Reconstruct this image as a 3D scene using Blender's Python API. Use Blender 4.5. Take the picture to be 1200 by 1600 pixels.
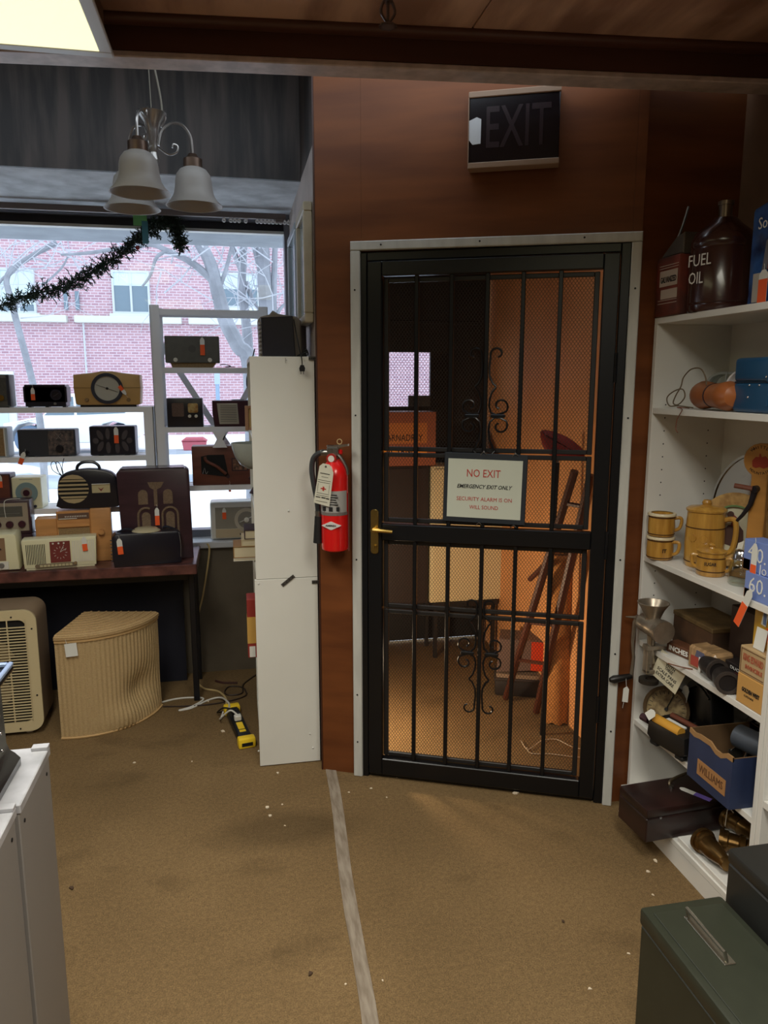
import bpy, bmesh, math, random
from mathutils import Vector, Matrix
random.seed(7)
for o in list(bpy.data.objects): bpy.data.objects.remove(o)
SC = bpy.context.scene
COL = SC.collection
R = math.radians
# ------------------------------------------------------------------ camera
F, PITCH, YAW, EYE = 1170.0, R(9.8), R(11.2), 1.57
cam = bpy.data.cameras.new('camera'); CAM = bpy.data.objects.new('camera', cam); COL.objects.link(CAM)
CAM.location = (0, 0, EYE); CAM.rotation_euler = (R(90) - PITCH, 0, -YAW)
cam.sensor_fit = 'VERTICAL'; cam.sensor_height = 36.0; cam.lens = 36.0 * F / 1600.0
cam.clip_start = 0.02; cam.clip_end = 200
SC.camera = CAM
# ------------------------------------------------------------------ sky and exposure
SC.view_settings.view_transform = 'Standard'
SC.view_settings.look = 'None'; SC.view_settings.gamma = 1.0
SC.view_settings.use_curve_mapping = False
SC.view_settings.exposure = 0.0
W = bpy.data.worlds.new('overcast'); SC.world = W; W.use_nodes = True
bg = W.node_tree.nodes['Background']; bg.inputs[0].default_value = (0.78, 0.89, 1.0, 1); bg.inputs[1].default_value = 2.6
def area(name, loc, sx, sy, power, col, rot=(0, 0, 0), spread=180):
    l = bpy.data.lights.new(name, 'AREA'); l.shape = 'RECTANGLE'; l.size = sx; l.size_y = sy
    l.energy = power; l.color = col; l.spread = R(spread)
    o = bpy.data.objects.new(name, l); o.location = loc; o.rotation_euler = rot; COL.objects.link(o); return o
TUBE = (1.0, 0.97, 0.89)
# the troffer in view, and two unseen ones added to brighten the room
area('troffer_light', (-0.62, 1.68, 2.438), 0.52, 1.15, 20, TUBE, spread=130)
area('troffer_light', (-0.62, -0.9, 2.438), 0.52, 1.15, 22, TUBE, spread=150)
area('troffer_light', (0.55, 0.55, 2.438), 0.52, 1.15, 27, TUBE, spread=150)
# assumed lamp, out of view, low in the passage behind the door
pl = bpy.data.lights.new('assumed_lamp_light', 'POINT'); pl.energy = 22; pl.color = (1.0, 0.77, 0.50); pl.shadow_soft_size = 0.04
plo = bpy.data.objects.new('assumed_lamp_light', pl); plo.location = (0.47, 3.06, 0.40); COL.objects.link(plo)

# ------------------------------------------------------------------ helpers
fw = Vector((math.sin(YAW) * math.cos(PITCH), math.cos(YAW) * math.cos(PITCH), -math.sin(PITCH)))
rt = Vector((math.cos(YAW), -math.sin(YAW), 0)); upv = rt.cross(fw)
def px(x, y, X=None, Y=None, Z=None):
    """point of the place that lies on a plane X=, Y= or Z= along the view ray of a photograph pixel"""
    d = fw + rt * ((x - 600) / F) + upv * ((800 - y) / F)
    if X is not None: t = X / d.x
    elif Y is not None: t = Y / d.y
    else: t = (Z - EYE) / d.z
    return Vector((0, 0, EYE)) + d * t
def lin(c):
    c = c / 255.0
    return c / 12.92 if c <= 0.04045 else ((c + 0.055) / 1.055) ** 2.4
def rgb(r, g, b, k=1.0): return (min(lin(r) * k, .92), min(lin(g) * k, .92), min(lin(b) * k, .92), 1)
MATS = {}
def mat(name, c, rough=.5, metal=0., k=1., var=0., scale=8., stretch=(1, 1, 1), bump=0., bscale=None, c2=None, spec=.5, coat=0., detail=4., emit=None, alpha=1., trans=0., ramp=(.35, .65), dist=.01):
    """principled surface; noise mixes the base colour towards c2 (or a darker tone of itself)"""
    if name in MATS: return MATS[name]
    m = bpy.data.materials.new(name); m.use_nodes = True; MATS[name] = m
    N = m.node_tree.nodes; L = m.node_tree.links; b = N['Principled BSDF']
    col = rgb(*c, k)
    b.inputs['Base Color'].default_value = col; b.inputs['Roughness'].default_value = rough; b.inputs['Metallic'].default_value = metal
    b.inputs['Specular IOR Level'].default_value = spec; b.inputs['Coat Weight'].default_value = coat
    b.inputs['Transmission Weight'].default_value = trans
    if emit: b.inputs['Emission Color'].default_value = rgb(*emit[0]); b.inputs['Emission Strength'].default_value = emit[1]
    if var or bump:
        tc = N.new('ShaderNodeTexCoord'); mp = N.new('ShaderNodeMapping'); mp.inputs['Scale'].default_value = stretch
        L.new(tc.outputs['Object'], mp.inputs['Vector'])
        n = N.new('ShaderNodeTexNoise'); n.inputs['Scale'].default_value = scale; n.inputs['Detail'].default_value = detail
        L.new(mp.outputs[0], n.inputs['Vector'])
        if var:
            r = N.new('ShaderNodeValToRGB'); r.color_ramp.elements[0].position = ramp[0]; r.color_ramp.elements[1].position = ramp[1]
            r.color_ramp.elements[0].color = rgb(*c2, k) if c2 else tuple(v * (1 - var) for v in col[:3]) + (1,)
            r.color_ramp.elements[1].color = col
            L.new(n.outputs['Fac'], r.inputs[0]); L.new(r.outputs[0], b.inputs['Base Color'])
        if bump:
            n2 = n
            if bscale:
                n2 = N.new('ShaderNodeTexNoise'); n2.inputs['Scale'].default_value = bscale; n2.inputs['Detail'].default_value = 3; L.new(mp.outputs[0], n2.inputs['Vector'])
            bp = N.new('ShaderNodeBump'); bp.inputs['Strength'].default_value = bump; bp.inputs['Distance'].default_value = dist
            L.new(n2.outputs['Fac'], bp.inputs['Height']); L.new(bp.outputs[0], b.inputs['Normal'])
    return m
def glass_mat(name, tint=(1, 1, 1), rough=0.0, base=.04):
    m = bpy.data.materials.new(name); m.use_nodes = True; N = m.node_tree.nodes; L = m.node_tree.links
    for n in list(N): N.remove(n)
    out = N.new('ShaderNodeOutputMaterial'); mx = N.new('ShaderNodeMixShader'); tr = N.new('ShaderNodeBsdfTransparent'); gl = N.new('ShaderNodeBsdfGlossy')
    fr = N.new('ShaderNodeFresnel'); fr.inputs[0].default_value = 1.5
    ge = N.new('ShaderNodeNewGeometry'); mr = N.new('ShaderNodeMapRange'); mr.inputs[3].default_value = 1.5; mr.inputs[4].default_value = 1 / 1.5
    L.new(ge.outputs['Backfacing'], mr.inputs[0]); L.new(mr.outputs[0], fr.inputs[0])
    tr.inputs[0].default_value = tint + (1,); gl.inputs['Roughness'].default_value = rough
    L.new(fr.outputs[0], mx.inputs[0]); L.new(tr.outputs[0], mx.inputs[1]); L.new(gl.outputs[0], mx.inputs[2]); L.new(mx.outputs[0], out.inputs[0])
    MATS[name] = m; return m

def smooth(pts, k=5, closed=False):
    P = [Vector(p) for p in pts]; n = len(P); out = []
    for i in range(n if closed else n - 1):
        p0 = P[(i - 1) % n] if closed or i > 0 else P[0]; p1 = P[i]; p2 = P[(i + 1) % n]
        p3 = P[(i + 2) % n] if closed or i + 2 < n else P[-1]
        for j in range(k):
            t = j / k
            out.append(.5 * ((2 * p1) + (p2 - p0) * t + (2 * p0 - 5 * p1 + 4 * p2 - p3) * t * t + (3 * p1 - p0 - 3 * p2 + p3) * t ** 3))
    if not closed: out.append(P[-1])
    return out
def rrect(w, h, r, n=5, cx=0, cz=0):
    pts = []
    for sx, sz, a0 in ((1, 1, 0), (-1, 1, 90), (-1, -1, 180), (1, -1, 270)):
        for i in range(n + 1):
            a = R(a0 + 90 * i / n); pts.append((cx + sx * (w / 2 - r) + r * math.cos(a), cz + sz * (h / 2 - r) + r * math.sin(a)))
    return pts
def disc(r, n=24, cx=0, cz=0, a0=0, a1=360):
    full = abs(a1 - a0) >= 360
    return [(cx + r * math.cos(R(a0 + (a1 - a0) * i / (n if full else n - 1))), cz + r * math.sin(R(a0 + (a1 - a0) * i / (n if full else n - 1)))) for i in range(n)]

class G:
    """collects shapes into one mesh"""
    def __init__(s): s.bm = bmesh.new(); s.M = Matrix()
    def at(s, loc=(0, 0, 0), rot=(0, 0, 0)):
        from mathutils import Euler
        s.M = Matrix.Translation(loc) @ Euler(tuple(R(a) for a in rot)).to_matrix().to_4x4(); return s
    def _v(s, p): return s.bm.verts.new(s.M @ Vector(p))
    def box(s, x0, x1, y0, y1, z0, z1, bev=0, seg=1):
        v = [s._v(p) for p in ((x0, y0, z0), (x1, y0, z0), (x1, y1, z0), (x0, y1, z0), (x0, y0, z1), (x1, y0, z1), (x1, y1, z1), (x0, y1, z1))]
        fs = [s.bm.faces.new([v[i] for i in q]) for q in ((3, 2, 1, 0), (4, 5, 6, 7), (0, 1, 5, 4), (1, 2, 6, 5), (2, 3, 7, 6), (3, 0, 4, 7))]
        if bev:
            es = list({e for f in fs for e in f.edges})
            bmesh.ops.bevel(s.bm, geom=es, offset=bev, segments=seg, affect='EDGES', profile=.5)
        return s
    def prism(s, poly, a, b, axis='y', bev=0, seg=1):
        """polygon extruded from a to b; axis y: poly is (x,z); z: (x,y); x: (y,z)"""
        def P(q, t):
            return (q[0], t, q[1]) if axis == 'y' else ((q[0], q[1], t) if axis == 'z' else (t, q[0], q[1]))
        v0 = [s._v(P(q, a)) for q in poly]; v1 = [s._v(P(q, b)) for q in poly]; n = len(poly); fs = []
        f0 = s.bm.faces.new(v0); f1 = s.bm.faces.new(v1[::-1]); fs += [f0, f1]
        for i in range(n): fs.append(s.bm.faces.new([v0[(i + 1) % n], v0[i], v1[i], v1[(i + 1) % n]]))
        bmesh.ops.recalc_face_normals(s.bm, faces=fs)
        if bev:
            es = list(set(f0.edges) | set(f1.edges))
            bmesh.ops.bevel(s.bm, geom=es, offset=bev, segments=seg, affect='EDGES', profile=.5)
        return s
    def loft(s, rings, cap=True, closed=False):
        V = [[s._v(p) for p in r] for r in rings]; n = len(V[0]); fs = []
        for a, b in zip(V, V[1:] + ([V[0]] if closed else [])):
            for i in range(n): fs.append(s.bm.faces.new([a[i], a[(i + 1) % n], b[(i + 1) % n], b[i]]))
        if cap and not closed: fs += [s.bm.faces.new(V[0][::-1]), s.bm.faces.new(V[-1])]
        bmesh.ops.recalc_face_normals(s.bm, faces=fs); return s
    def tube(s, pts, r, n=6, closed=False, cap=True):
        P = [Vector(p) for p in pts]; m = len(P); rs = r if isinstance(r, (list, tuple)) else [r] * m; rings = []; u = None
        for i in range(m):
            a = P[(i - 1) % m] if closed or i > 0 else P[0]; b = P[(i + 1) % m] if closed or i < m - 1 else P[-1]
            t = (b - a)
            if t.length < 1e-9: t = Vector((0, 0, 1))
            t.normalize()
            if u is None: u = t.orthogonal().normalized()
            else:
                u = u - t * u.dot(t)
                u = u.normalized() if u.length > 1e-6 else t.orthogonal().normalized()
            w = t.cross(u)
            rings.append([P[i] + (u * math.cos(2 * math.pi * j / n) + w * math.sin(2 * math.pi * j / n)) * rs[i] for j in range(n)])
        return s.loft(rings, cap, closed)
    def cyl(s, p0, p1, r0, r1=None, n=14): return s.tube([p0, p1], [r0, r0 if r1 is None else r1], n)
    def lathe(s, prof, n=24, c=(0, 0, 0), cap=True):
        rings = [[(c[0] + max(r, 1e-4) * math.cos(2 * math.pi * j / n), c[1] + max(r, 1e-4) * math.sin(2 * math.pi * j / n), c[2] + z) for j in range(n)] for r, z in prof]
        return s.loft(rings, cap)
    def sph(s, c, rx, ry=None, rz=None, n=12):
        ry = rx if ry is None else ry; rz = rx if rz is None else rz
        rings = [[(c[0] + rx * math.sin(math.pi * i / n) * math.cos(2 * math.pi * j / (2 * n)), c[1] + ry * math.sin(math.pi * i / n) * math.sin(2 * math.pi * j / (2 * n)), c[2] - rz * math.cos(math.pi * i / n)) for j in range(2 * n)] for i in range(1, n)]
        return s.loft(rings)
    def ring(s, c, r0, r1, y0, y1, n=28, poly=None):
        """flat annulus facing -y"""
        A = poly or [(math.cos(2 * math.pi * j / n), math.sin(2 * math.pi * j / n)) for j in range(n)]
        rings = []
        for rr, yy in ((r1, y0), (r1, y1), (r0, y1), (r0, y0)):
            rings.append([(c[0] + a[0] * rr, yy, c[1] + a[1] * rr) for a in A])
        return s.loft(rings, closed=True)
    def done(s, name, m, parent=None, ang=35, kind=None, loc=None, rot=None):
        me = bpy.data.meshes.new(name); s.bm.to_mesh(me); s.bm.free(); me.materials.append(m if not isinstance(m, str) else MATS[m])
        if len(me.polygons):
            me.polygons.foreach_set('use_smooth', [True] * len(me.polygons)); me.set_sharp_from_angle(angle=R(ang))
        o = bpy.data.objects.new(name, me); COL.objects.link(o)
        if parent: o.parent = parent
        if kind: o['kind'] = kind
        if loc is not None: o.location = loc
        if rot is not None: o.rotation_euler = tuple(R(a) for a in rot)
        return o
def thing(name, label, cat, loc=(0, 0, 0), rz=0, group=None, rot=None, kind=None):
    o = bpy.data.objects.new(name, None); o.empty_display_size = .05; COL.objects.link(o)
    o.location = loc; o.rotation_euler = tuple(R(a) for a in rot) if rot else (0, 0, R(rz))
    if label: o['label'] = label
    if cat: o['category'] = cat
    if group: o['group'] = group
    if kind: o['kind'] = kind
    return o
def tag(o, label, cat, group=None):
    o['label'] = label; o['category'] = cat
    if group: o['group'] = group
    return o
def struct(o): o['kind'] = 'structure'; return o
def text(s, h, m, parent, loc, rot=(90, 0, 0), name='lettering', shear=0, w=None, bold=0, align='CENTER', curve_up=None):
    cu = bpy.data.curves.new('t', 'FONT'); cu.body = s; cu.size = h; cu.align_x = align; cu.align_y = 'CENTER'; cu.extrude = .0003; cu.resolution_u = 2
    cu.shear = shear; cu.offset = bold
    ob = bpy.data.objects.new('t', cu); me = bpy.data.meshes.new_from_object(ob)
    bpy.data.objects.remove(ob); bpy.data.curves.remove(cu); me.name = name
    me.materials.clear(); me.materials.append(MATS[m] if isinstance(m, str) else m)
    o = bpy.data.objects.new(name, me); COL.objects.link(o); o.parent = parent; o.location = loc; o.rotation_euler = tuple(R(a) for a in rot)
    if w:
        xs = [v.co.x for v in me.vertices]
        if xs: o.scale = (w / max(1e-4, max(xs) - min(xs)), 1, 1)
    return o
def copy_tree(o, parent=None):
    c = o.copy(); COL.objects.link(c); c.parent = parent
    for ch in list(o.children): copy_tree(ch, c)
    return c
def place(x0, x1, yt, yb, Y):
    """front-bottom-centre, width and height of a thing whose front stands in the plane Y"""
    xm = (x0 + x1) / 2; b = px(xm, yb, Y=Y); return b, (px(x1, yb, Y=Y) - px(x0, yb, Y=Y)).x, (px(xm, yt, Y=Y) - b).z

# ------------------------------------------------------------------ common materials
mat('white_paint', (205, 205, 198), .45, k=1.15, var=.12, scale=5)
mat('white_laminate', (215, 214, 206), .4, k=1.15, var=.05, scale=3)
mat('white_metal', (238, 239, 242), .4, k=1.0)
mat('black_steel', (12, 14, 18), .32, spec=.5)
mat('black_plastic', (18, 19, 24), .35)
mat('black_rubber', (14, 14, 15), .7)
mat('cord_black', (12, 12, 13), .5)
mat('cord_white', (215, 213, 205), .5)
mat('chrome', (215, 215, 218), .18, metal=1)
mat('steel', (150, 148, 142), .35, metal=1)
mat('brass', (190, 160, 90), .25, metal=1)
mat('tag_white', (225, 225, 218), .7)
mat('tag_orange', (240, 92, 35), .6, k=1.1)
mat('ink_black', (20, 20, 22), .7)
mat('ink_red', (190, 60, 50), .7)
mat('ink_white', (235, 235, 230), .7)
mat('cream', (222, 214, 178), .35, k=1.05, var=.06, scale=10)
mat('dark_gap', (8, 8, 9), .8)
glass_mat('window_glass', (.96, .98, 1.0))
glass_mat('clear_glass', (.93, .96, .95))
# ================================================================== the large structure
CEIL, BEAMZ = 2.565, 2.47
ply = mat('ceiling_plywood', (196, 160, 138), .30, k=1.35, coat=1.0, var=.5, scale=7, stretch=(1, .22, 1), bump=.35, bscale=22, ramp=(.4, .6), c2=(140, 106, 90), spec=.6, detail=8)
wallply = mat('wall_plywood', (122, 70, 35), .5, k=1.0, var=.4, scale=3.0, stretch=(.6, .6, 4), bump=.05, c2=(98, 54, 27), spec=.3, detail=6)
concrete = mat('raw_concrete', (205, 208, 212), .8, k=1.0, var=.35, scale=9, bump=.15)
shadeconc = mat('shaded_concrete', (78, 68, 63), .55, k=1.0, var=.45, scale=5, stretch=(3.2, 1, .35), c2=(38, 33, 31), detail=6, ramp=(.42, .62))  # header front's shade put into a darker concrete colour, with its drip streaks
drab = mat('drab_paint', (108, 98, 82), .6, var=.25, scale=4)

# carpet with wear and stains
def carpet():
    m = bpy.data.materials.new('carpet_pile'); m.use_nodes = True; N = m.node_tree.nodes; L = m.node_tree.links; b = N['Principled BSDF']
    b.inputs['Roughness'].default_value = .95; b.inputs['Specular IOR Level'].default_value = .08
    tc = N.new('ShaderNodeTexCoord')
    def noise(sc, det=4, st=(1, 1, 1), rough=.5):
        mp = N.new('ShaderNodeMapping'); mp.inputs['Scale'].default_value = st; L.new(tc.outputs['Object'], mp.inputs[0])
        n = N.new('ShaderNodeTexNoise'); n.inputs['Scale'].default_value = sc; n.inputs['Detail'].default_value = det; n.inputs['Roughness'].default_value = rough; L.new(mp.outputs[0], n.inputs[0]); return n
    def ramp(src, a, ca, b_, cb):
        r = N.new('ShaderNodeValToRGB'); r.color_ramp.elements[0].position = a; r.color_ramp.elements[0].color = ca; r.color_ramp.elements[1].position = b_; r.color_ramp.elements[1].color = cb
        L.new(src, r.inputs[0]); return r
    def mul(a, b_):
        x = N.new('ShaderNodeMix'); x.data_type = 'RGBA'; x.blend_type = 'MULTIPLY'; x.inputs[0].default_value = 1
        L.new(a, x.inputs[6]); L.new(b_, x.inputs[7]); return x.outputs[2]
    w = lambda v: (v, v, v, 1)
    base = ramp(noise(1.6, 5).outputs[0], .3, rgb(118, 96, 66), .72, rgb(138, 113, 79))
    pile = ramp(noise(240, 2, rough=.7).outputs[0], .25, w(.55), .75, w(1.25))
    tuft = ramp(noise(75, 3).outputs[0], .3, w(.84), .7, w(1.1))
    st = ramp(noise(2.6, 5, (1, 1.6, 1)).outputs[0], .58, w(1.0), .72, w(.72))
    c = mul(mul(mul(base.outputs[0], pile.outputs[0]), tuft.outputs[0]), st.outputs[0])
    # the spilled patch in front of the tape
    sp = N.new('ShaderNodeVectorMath'); sp.operation = 'DISTANCE'
    mp = N.new('ShaderNodeMapping'); mp.inputs['Scale'].default_value = (1, 2.4, 1); L.new(tc.outputs['Object'], mp.inputs[0])
    ad = N.new('ShaderNodeVectorMath'); ad.operation = 'ADD'; nz = noise(5, 3); L.new(mp.outputs[0], ad.inputs[0])
    sc_ = N.new('ShaderNodeVectorMath'); sc_.operation = 'SCALE'; sc_.inputs['Scale'].default_value = .22; L.new(nz.outputs['Color'], sc_.inputs[0]); L.new(sc_.outputs[0], ad.inputs[1])
    L.new(ad.outputs[0], sp.inputs[0]); sp.inputs[1].default_value = (.14 + .11, 2.46 * 2.4 + .11, .11)
    c = mul(c, ramp(sp.outputs['Value'], .14, w(.66), .34, w(1)).outputs[0])
    L.new(c, b.inputs['Base Color'])
    bp = N.new('ShaderNodeBump'); bp.inputs['Strength'].default_value = .6; bp.inputs['Distance'].default_value = .004; L.new(noise(260, 2).outputs[0], bp.inputs['Height']); L.new(bp.outputs[0], b.inputs['Normal'])
    MATS['carpet'] = m; return m
carpet()
struct(G().box(-2.8, 1.76, -3.6, 4.32, -.12, 0).done('floor', 'carpet'))
ce = thing('ceiling', None, None, (0, 0, 0)); struct(ce)
seamx = px(708, 90, Z=CEIL).x
for x0, x1 in ((seamx - 2.44, seamx - 1.222), (seamx - 1.22, seamx - .002), (seamx + .001, 1.76)):
    for y0, y1 in ((-3.6, -.06), (-.057, 2.36)):
        G().box(x0, x1, y0, y1, CEIL, CEIL + .02, .002).done('plywood_panel', ply, ce)
G().box(-2.8, 1.76, -3.6, 2.3, CEIL + .022, CEIL + .06).done('deck', drab, ce)
G().box(-2.8, .36, 2.42, 4.3, 2.96, 3.0).done('rear_deck', shadeconc, ce)
# the dropped beam along the window bay, with its pale bottom moulding
bl, br_ = px(180, 89, Z=BEAMZ), px(1000, 124, Z=BEAMZ)
dirb = (br_ - bl).normalized(); ang = math.degrees(math.atan2(dirb.y, dirb.x))
beam = thing('trim_1', None, None, (bl.x, bl.y, 0), ang); struct(beam)
G().box(-2.6, 2.05, -.004, .075, BEAMZ + .018, CEIL + .01).box(-2.6, 2.05, -.055, -.003, CEIL - .018, CEIL + .008, .012, 3).done('beam_board', mat('beam_stain', (92, 56, 42), .5, var=.3, scale=4, stretch=(.3, 1, 3)), beam)
G().box(-2.6, 2.05, -.006, .08, BEAMZ, BEAMZ + .017, .003).done('edge_moulding', mat('grey_moulding', (212, 196, 190), .45, var=.3, scale=20), beam)

# diagonal door wall (local x along the wall, -y to the room)
O2 = Vector((.31, 2.853, 0)); DA = -24.02
dw = thing('wall_door', None, None, O2, DA); struct(dw)
G().box(0, .172, 0, .09, 0, 2.95).done('plywood_panel', wallply, dw)
G().box(.1725, 1.105, 0, .09, 2.034, 2.95).done('plywood_panel', wallply, dw)
G().box(1.1055, 1.136, 0, .09, 0, 2.95).done('plywood_panel', wallply, dw)
G().box(-.006, 0, -.002, .05, 0, 2.95).done('corner_strip', mat('dark_stain', (60, 30, 18), .5), dw)
struct(G().box(1.352, 1.76, 2.40, 2.48, 0, 2.62).done('wall_alcove', wallply))
struct(G().box(1.705, 1.78, -3.6, 2.40, 0, 2.62).done('wall_right', mat('wall_right_paint', (120, 88, 62), .6, var=.2)))
struct(G().box(-2.9, -2.8, -3.6, 4.3, 0, 3.0).done('wall_left', mat('wall_left_paint', (165, 150, 130), .7)))
struct(G().box(-2.9, 1.78, -3.7, -3.6, 0, 2.7).done('wall_back', mat('wall_back_paint', (165, 150, 130), .7)))
# side wall between the window bay and the passage
struct(G().box(.311, .36, 2.90, 4.10, 2.43, 2.96).done('wall_side_upper', shadeconc))
struct(G().box(.312, .36, 2.90, 4.28, 0, 2.429).done('wall_side', mat('side_wall_paint', (190, 176, 168), .6, var=.25, scale=6)))
# window wall: header, underside, low wall
HY = 3.42
hd = thing('wall_window', None, None); struct(hd)
G().box(-2.8, .312, HY, HY + .02, 2.425, 2.96).done('header_face', shadeconc, hd)
G().box(-2.8, .312, HY + .02, 4.30, 2.425, 2.96).done('header_slab', concrete, hd)
G().box(-2.8, .312, 4.03, 4.28, 0, .70).done('low_wall', drab, hd)
wn = thing('window_1', None, None); struct(wn)
alu = mat('anodised_frame', (120, 122, 128), .4, metal=.6)
G().box(-2.8, .312, 4.0, 4.28, .70, .735, .004).done('window_sill', mat('sill_paint', (200, 202, 205), .4), wn)
G().box(-2.8, .312, 4.10, 4.24, 2.39, 2.426).done('window_head', alu, wn)
G().box(.285, .311, 4.12, 4.22, .735, 2.39).done('window_jamb', alu, wn)
G().box(-2.8, .285, 4.15, 4.22, .735, .775).done('window_rail', alu, wn)
G().box(-2.8, .285, 4.18, 4.186, .775, 2.39).done('pane', 'window_glass', wn)
G().box(-2.8, .285, 4.155, 4.2, 2.352, 2.39).done('window_top_rail', mat('dark_frame', (28, 30, 40), .4), wn)
G().box(-2.8, .285, 4.15, 4.2, 2.338, 2.352).done('window_bead', 'white_paint', wn)

# ---------------------------------------------------------------- the security door
mw = MATS['black_steel']
cas = thing('trim_2', None, None, O2, DA); struct(cas)
cw = mat('casing_paint', (192, 192, 186), .5, k=1.15, var=.15, scale=30, stretch=(1, 1, .2), bump=.1)
for a, b, c, d in ((.136, .172, 0, 2.036), (1.104, 1.137, 0, 2.03)):
    G().box(a, b, -.022, -.0005, c, d, .003).done('casing_board', cw, cas)
G().prism([(.136, 2.037), (1.137, 2.031), (1.137, 2.062), (.136, 2.069)], -.022, -.0005, bev=.003).done('casing_board', cw, cas)
g = G()
for u, z in ((.153, 1.9), (.153, 1.45), (.153, .9), (.153, .35), (1.121, 1.88), (1.121, 1.45), (1.121, .95), (1.121, .3), (.25, 2.053), (.6, 2.051), (.95, 2.049), (1.121, .6), (.153, .15)):
    g.cyl((u, -.0235, z), (u, -.021, z), .0035, n=8)
g.done('nail_heads', 'ink_black', cas, kind='stuff')
dr = thing('door_1', 'black steel security door with bars and diamond mesh in white casing', 'door', O2, DA, kind='structure')
G().box(.172, .196, -.012, .06, 0, 2.03, .003).box(1.072, 1.104, -.012, .06, 0, 2.03, .003).box(.196, 1.072, -.012, .06, 2.0, 2.03, .003).box(.196, 1.072, .0, .06, 0, .018, .003).done('door_frame', mw, dr)
for nm, a in (('stile', (.199, .252, -.02, .02, .02, 1.997)), ('stile', (1.017, 1.069, -.02, .02, .02, 1.997)), ('top_rail', (.252, 1.017, -.02, .02, 1.947, 1.997)), ('lock_rail', (.252, 1.017, -.02, .02, .98, 1.043)), ('bottom_rail', (.252, 1.017, -.02, .02, .02, .088))):
    G().box(*a, .003).done(nm, mw, dr)
for u in (.378, .504, .630, .753, .879):
    for z0, z1 in ((.088, .98), (1.043, 1.947)):
        G().box(u - .0075, u + .0075, -.012, .004, z0, z1, .002).done('bar', mw, dr)
# storm frames behind the bars
fr = mat('screen_frame', (34, 32, 32), .4, spec=.5)
def sframe(z0, z1):
    g = G()
    for a in ((.254, .272, z0, z1), (.990, 1.008, z0, z1), (.272, .990, z0, z0 + .016), (.272, .990, z1 - .016, z1)): g.box(a[0], a[1], .006, .02, a[2], a[3], .002)
    g.done('screen_frame', fr, dr)
for z0, z1 in ((1.318, 1.942), (1.048, 1.312), (.71, .976), (.092, .702)): sframe(z0, z1)
def mesh_screen(z0, z1):
    """expanded metal: zigzag strands that meet their neighbours"""
    bm = bmesh.new(); u0, u1 = .270, .992; cw_, ch = .0118, .0082
    n = int((u1 - u0) / cw_); rows = int((z1 - z0) / ch)
    t, th = .00066, .0020
    for k in range(rows + 1):
        zc = z0 + (k + .5) * (z1 - z0) / (rows + 1); prev = None
        for i in range(2 * n + 1):
            u = u0 + i * (u1 - u0) / (2 * n); s = 1 if (i + k) % 2 else -1
            z = zc + s * ch * .42
            w = t * (1.5 if i % 2 else 1.5)
            q = [bm.verts.new((u, .0105, z - w)), bm.verts.new((u, .0105 + th, z)), bm.verts.new((u, .0105, z + w))]
            if prev:
                for a in range(3):
                    b = (a + 1) % 3
                    bm.faces.new([prev[a], q[a], q[b], prev[b]])
            prev = q
    bmesh.ops.recalc_face_normals(bm, faces=bm.faces)
    g = G(); g.bm.free(); g.bm = bm
    g.done('mesh_screen', mat('mesh_wire', (40, 36, 34), .5, spec=.4), dr, kind='stuff')
mesh_screen(1.33, 1.93); mesh_screen(1.06, 1.30); mesh_screen(.724, .964); mesh_screen(.106, .69)
# wrought scrolls either side of the middle bar
def spiral(cx, cz, r0, r1, a0, a1, n=14):
    return [(cx + (r0 + (r1 - r0) * i / n) * math.cos(R(a0 + (a1 - a0) * i / n)), cz + (r0 + (r1 - r0) * i / n) * math.sin(R(a0 + (a1 - a0) * i / n))) for i in range(n + 1)]
def scroll(zc, flip):
    # heights relative to zc, the meeting point of the two middle curls
    upper = [(p[0], p[1]) for p in spiral(.036, .218, .010, .026, -80, 200, 12)] + [(.008, .17), (.010, .14), (.022, .115), (.034, .105)]
    mid1 = [(.034, .103), (.020, .085), (.012, .06), (.010, .035), (.017, .012), (.036, .004), (.058, .010)] + spiral(.050, .036, .029, .010, -40, 250, 12)
    mid2 = spiral(.050, -.036, .010, .029, -250, 40, 12) + [(.050, -.006), (.030, -.006), (.014, -.022), (.010, -.05), (.014, -.085), (.028, -.115), (.036, -.125), (.024, -.138), (.010, -.152)]
    low = [(.010, -.152), (.008, -.17)] + spiral(.032, -.19, .026, .012, 150, 390, 10)
    for name, L_ in (('scroll', upper), ('scroll', mid1), ('scroll', mid2)) + ((('scroll', low),) if flip < 0 else ()):
        for sx in (1, -1):
            pts = [(.630 + sx * (p[0] + .004), -.008, zc + flip * -1 * p[1] * (-1)) for p in L_]
            G().tube(pts, .0038, 6).done(name, mw, dr)
    for sx in (1, -1):
        x0, x1 = .630 + sx * .020, .630 + sx * .072
        G().box(min(x0, x1), max(x0, x1), -.014, -.002, zc - .006, zc + .006, .002).done('collar', mw, dr)
scroll(1.452, 1); scroll(.555, -1)
# handle set, hinges
G().prism(rrect(.03, .172, .012, 4, .2255, 1.013), -.027, -.019, bev=.002).done('lock_plate', 'brass', dr)
h = G().cyl((.2255, -.026, 1.025), (.2255, -.055, 1.025), .010).tube([(.2255, -.052, 1.025), (.25, -.054, 1.025), (.30, -.05, 1.021)], [.009, .009, .007], 8).done('lever_handle', 'brass', dr)
G().cyl((.2255, -.026, .955), (.2255, -.036, .955), .009).box(.222, .229, -.04, -.034, .95, .962).done('lock_cylinder', 'brass', dr)
for z in (1.62, 1.0, .38):
    G().cyl((1.071, -.024, z - .05), (1.071, -.024, z + .05), .006, n=8).done('hinge', mw, dr)
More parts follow.
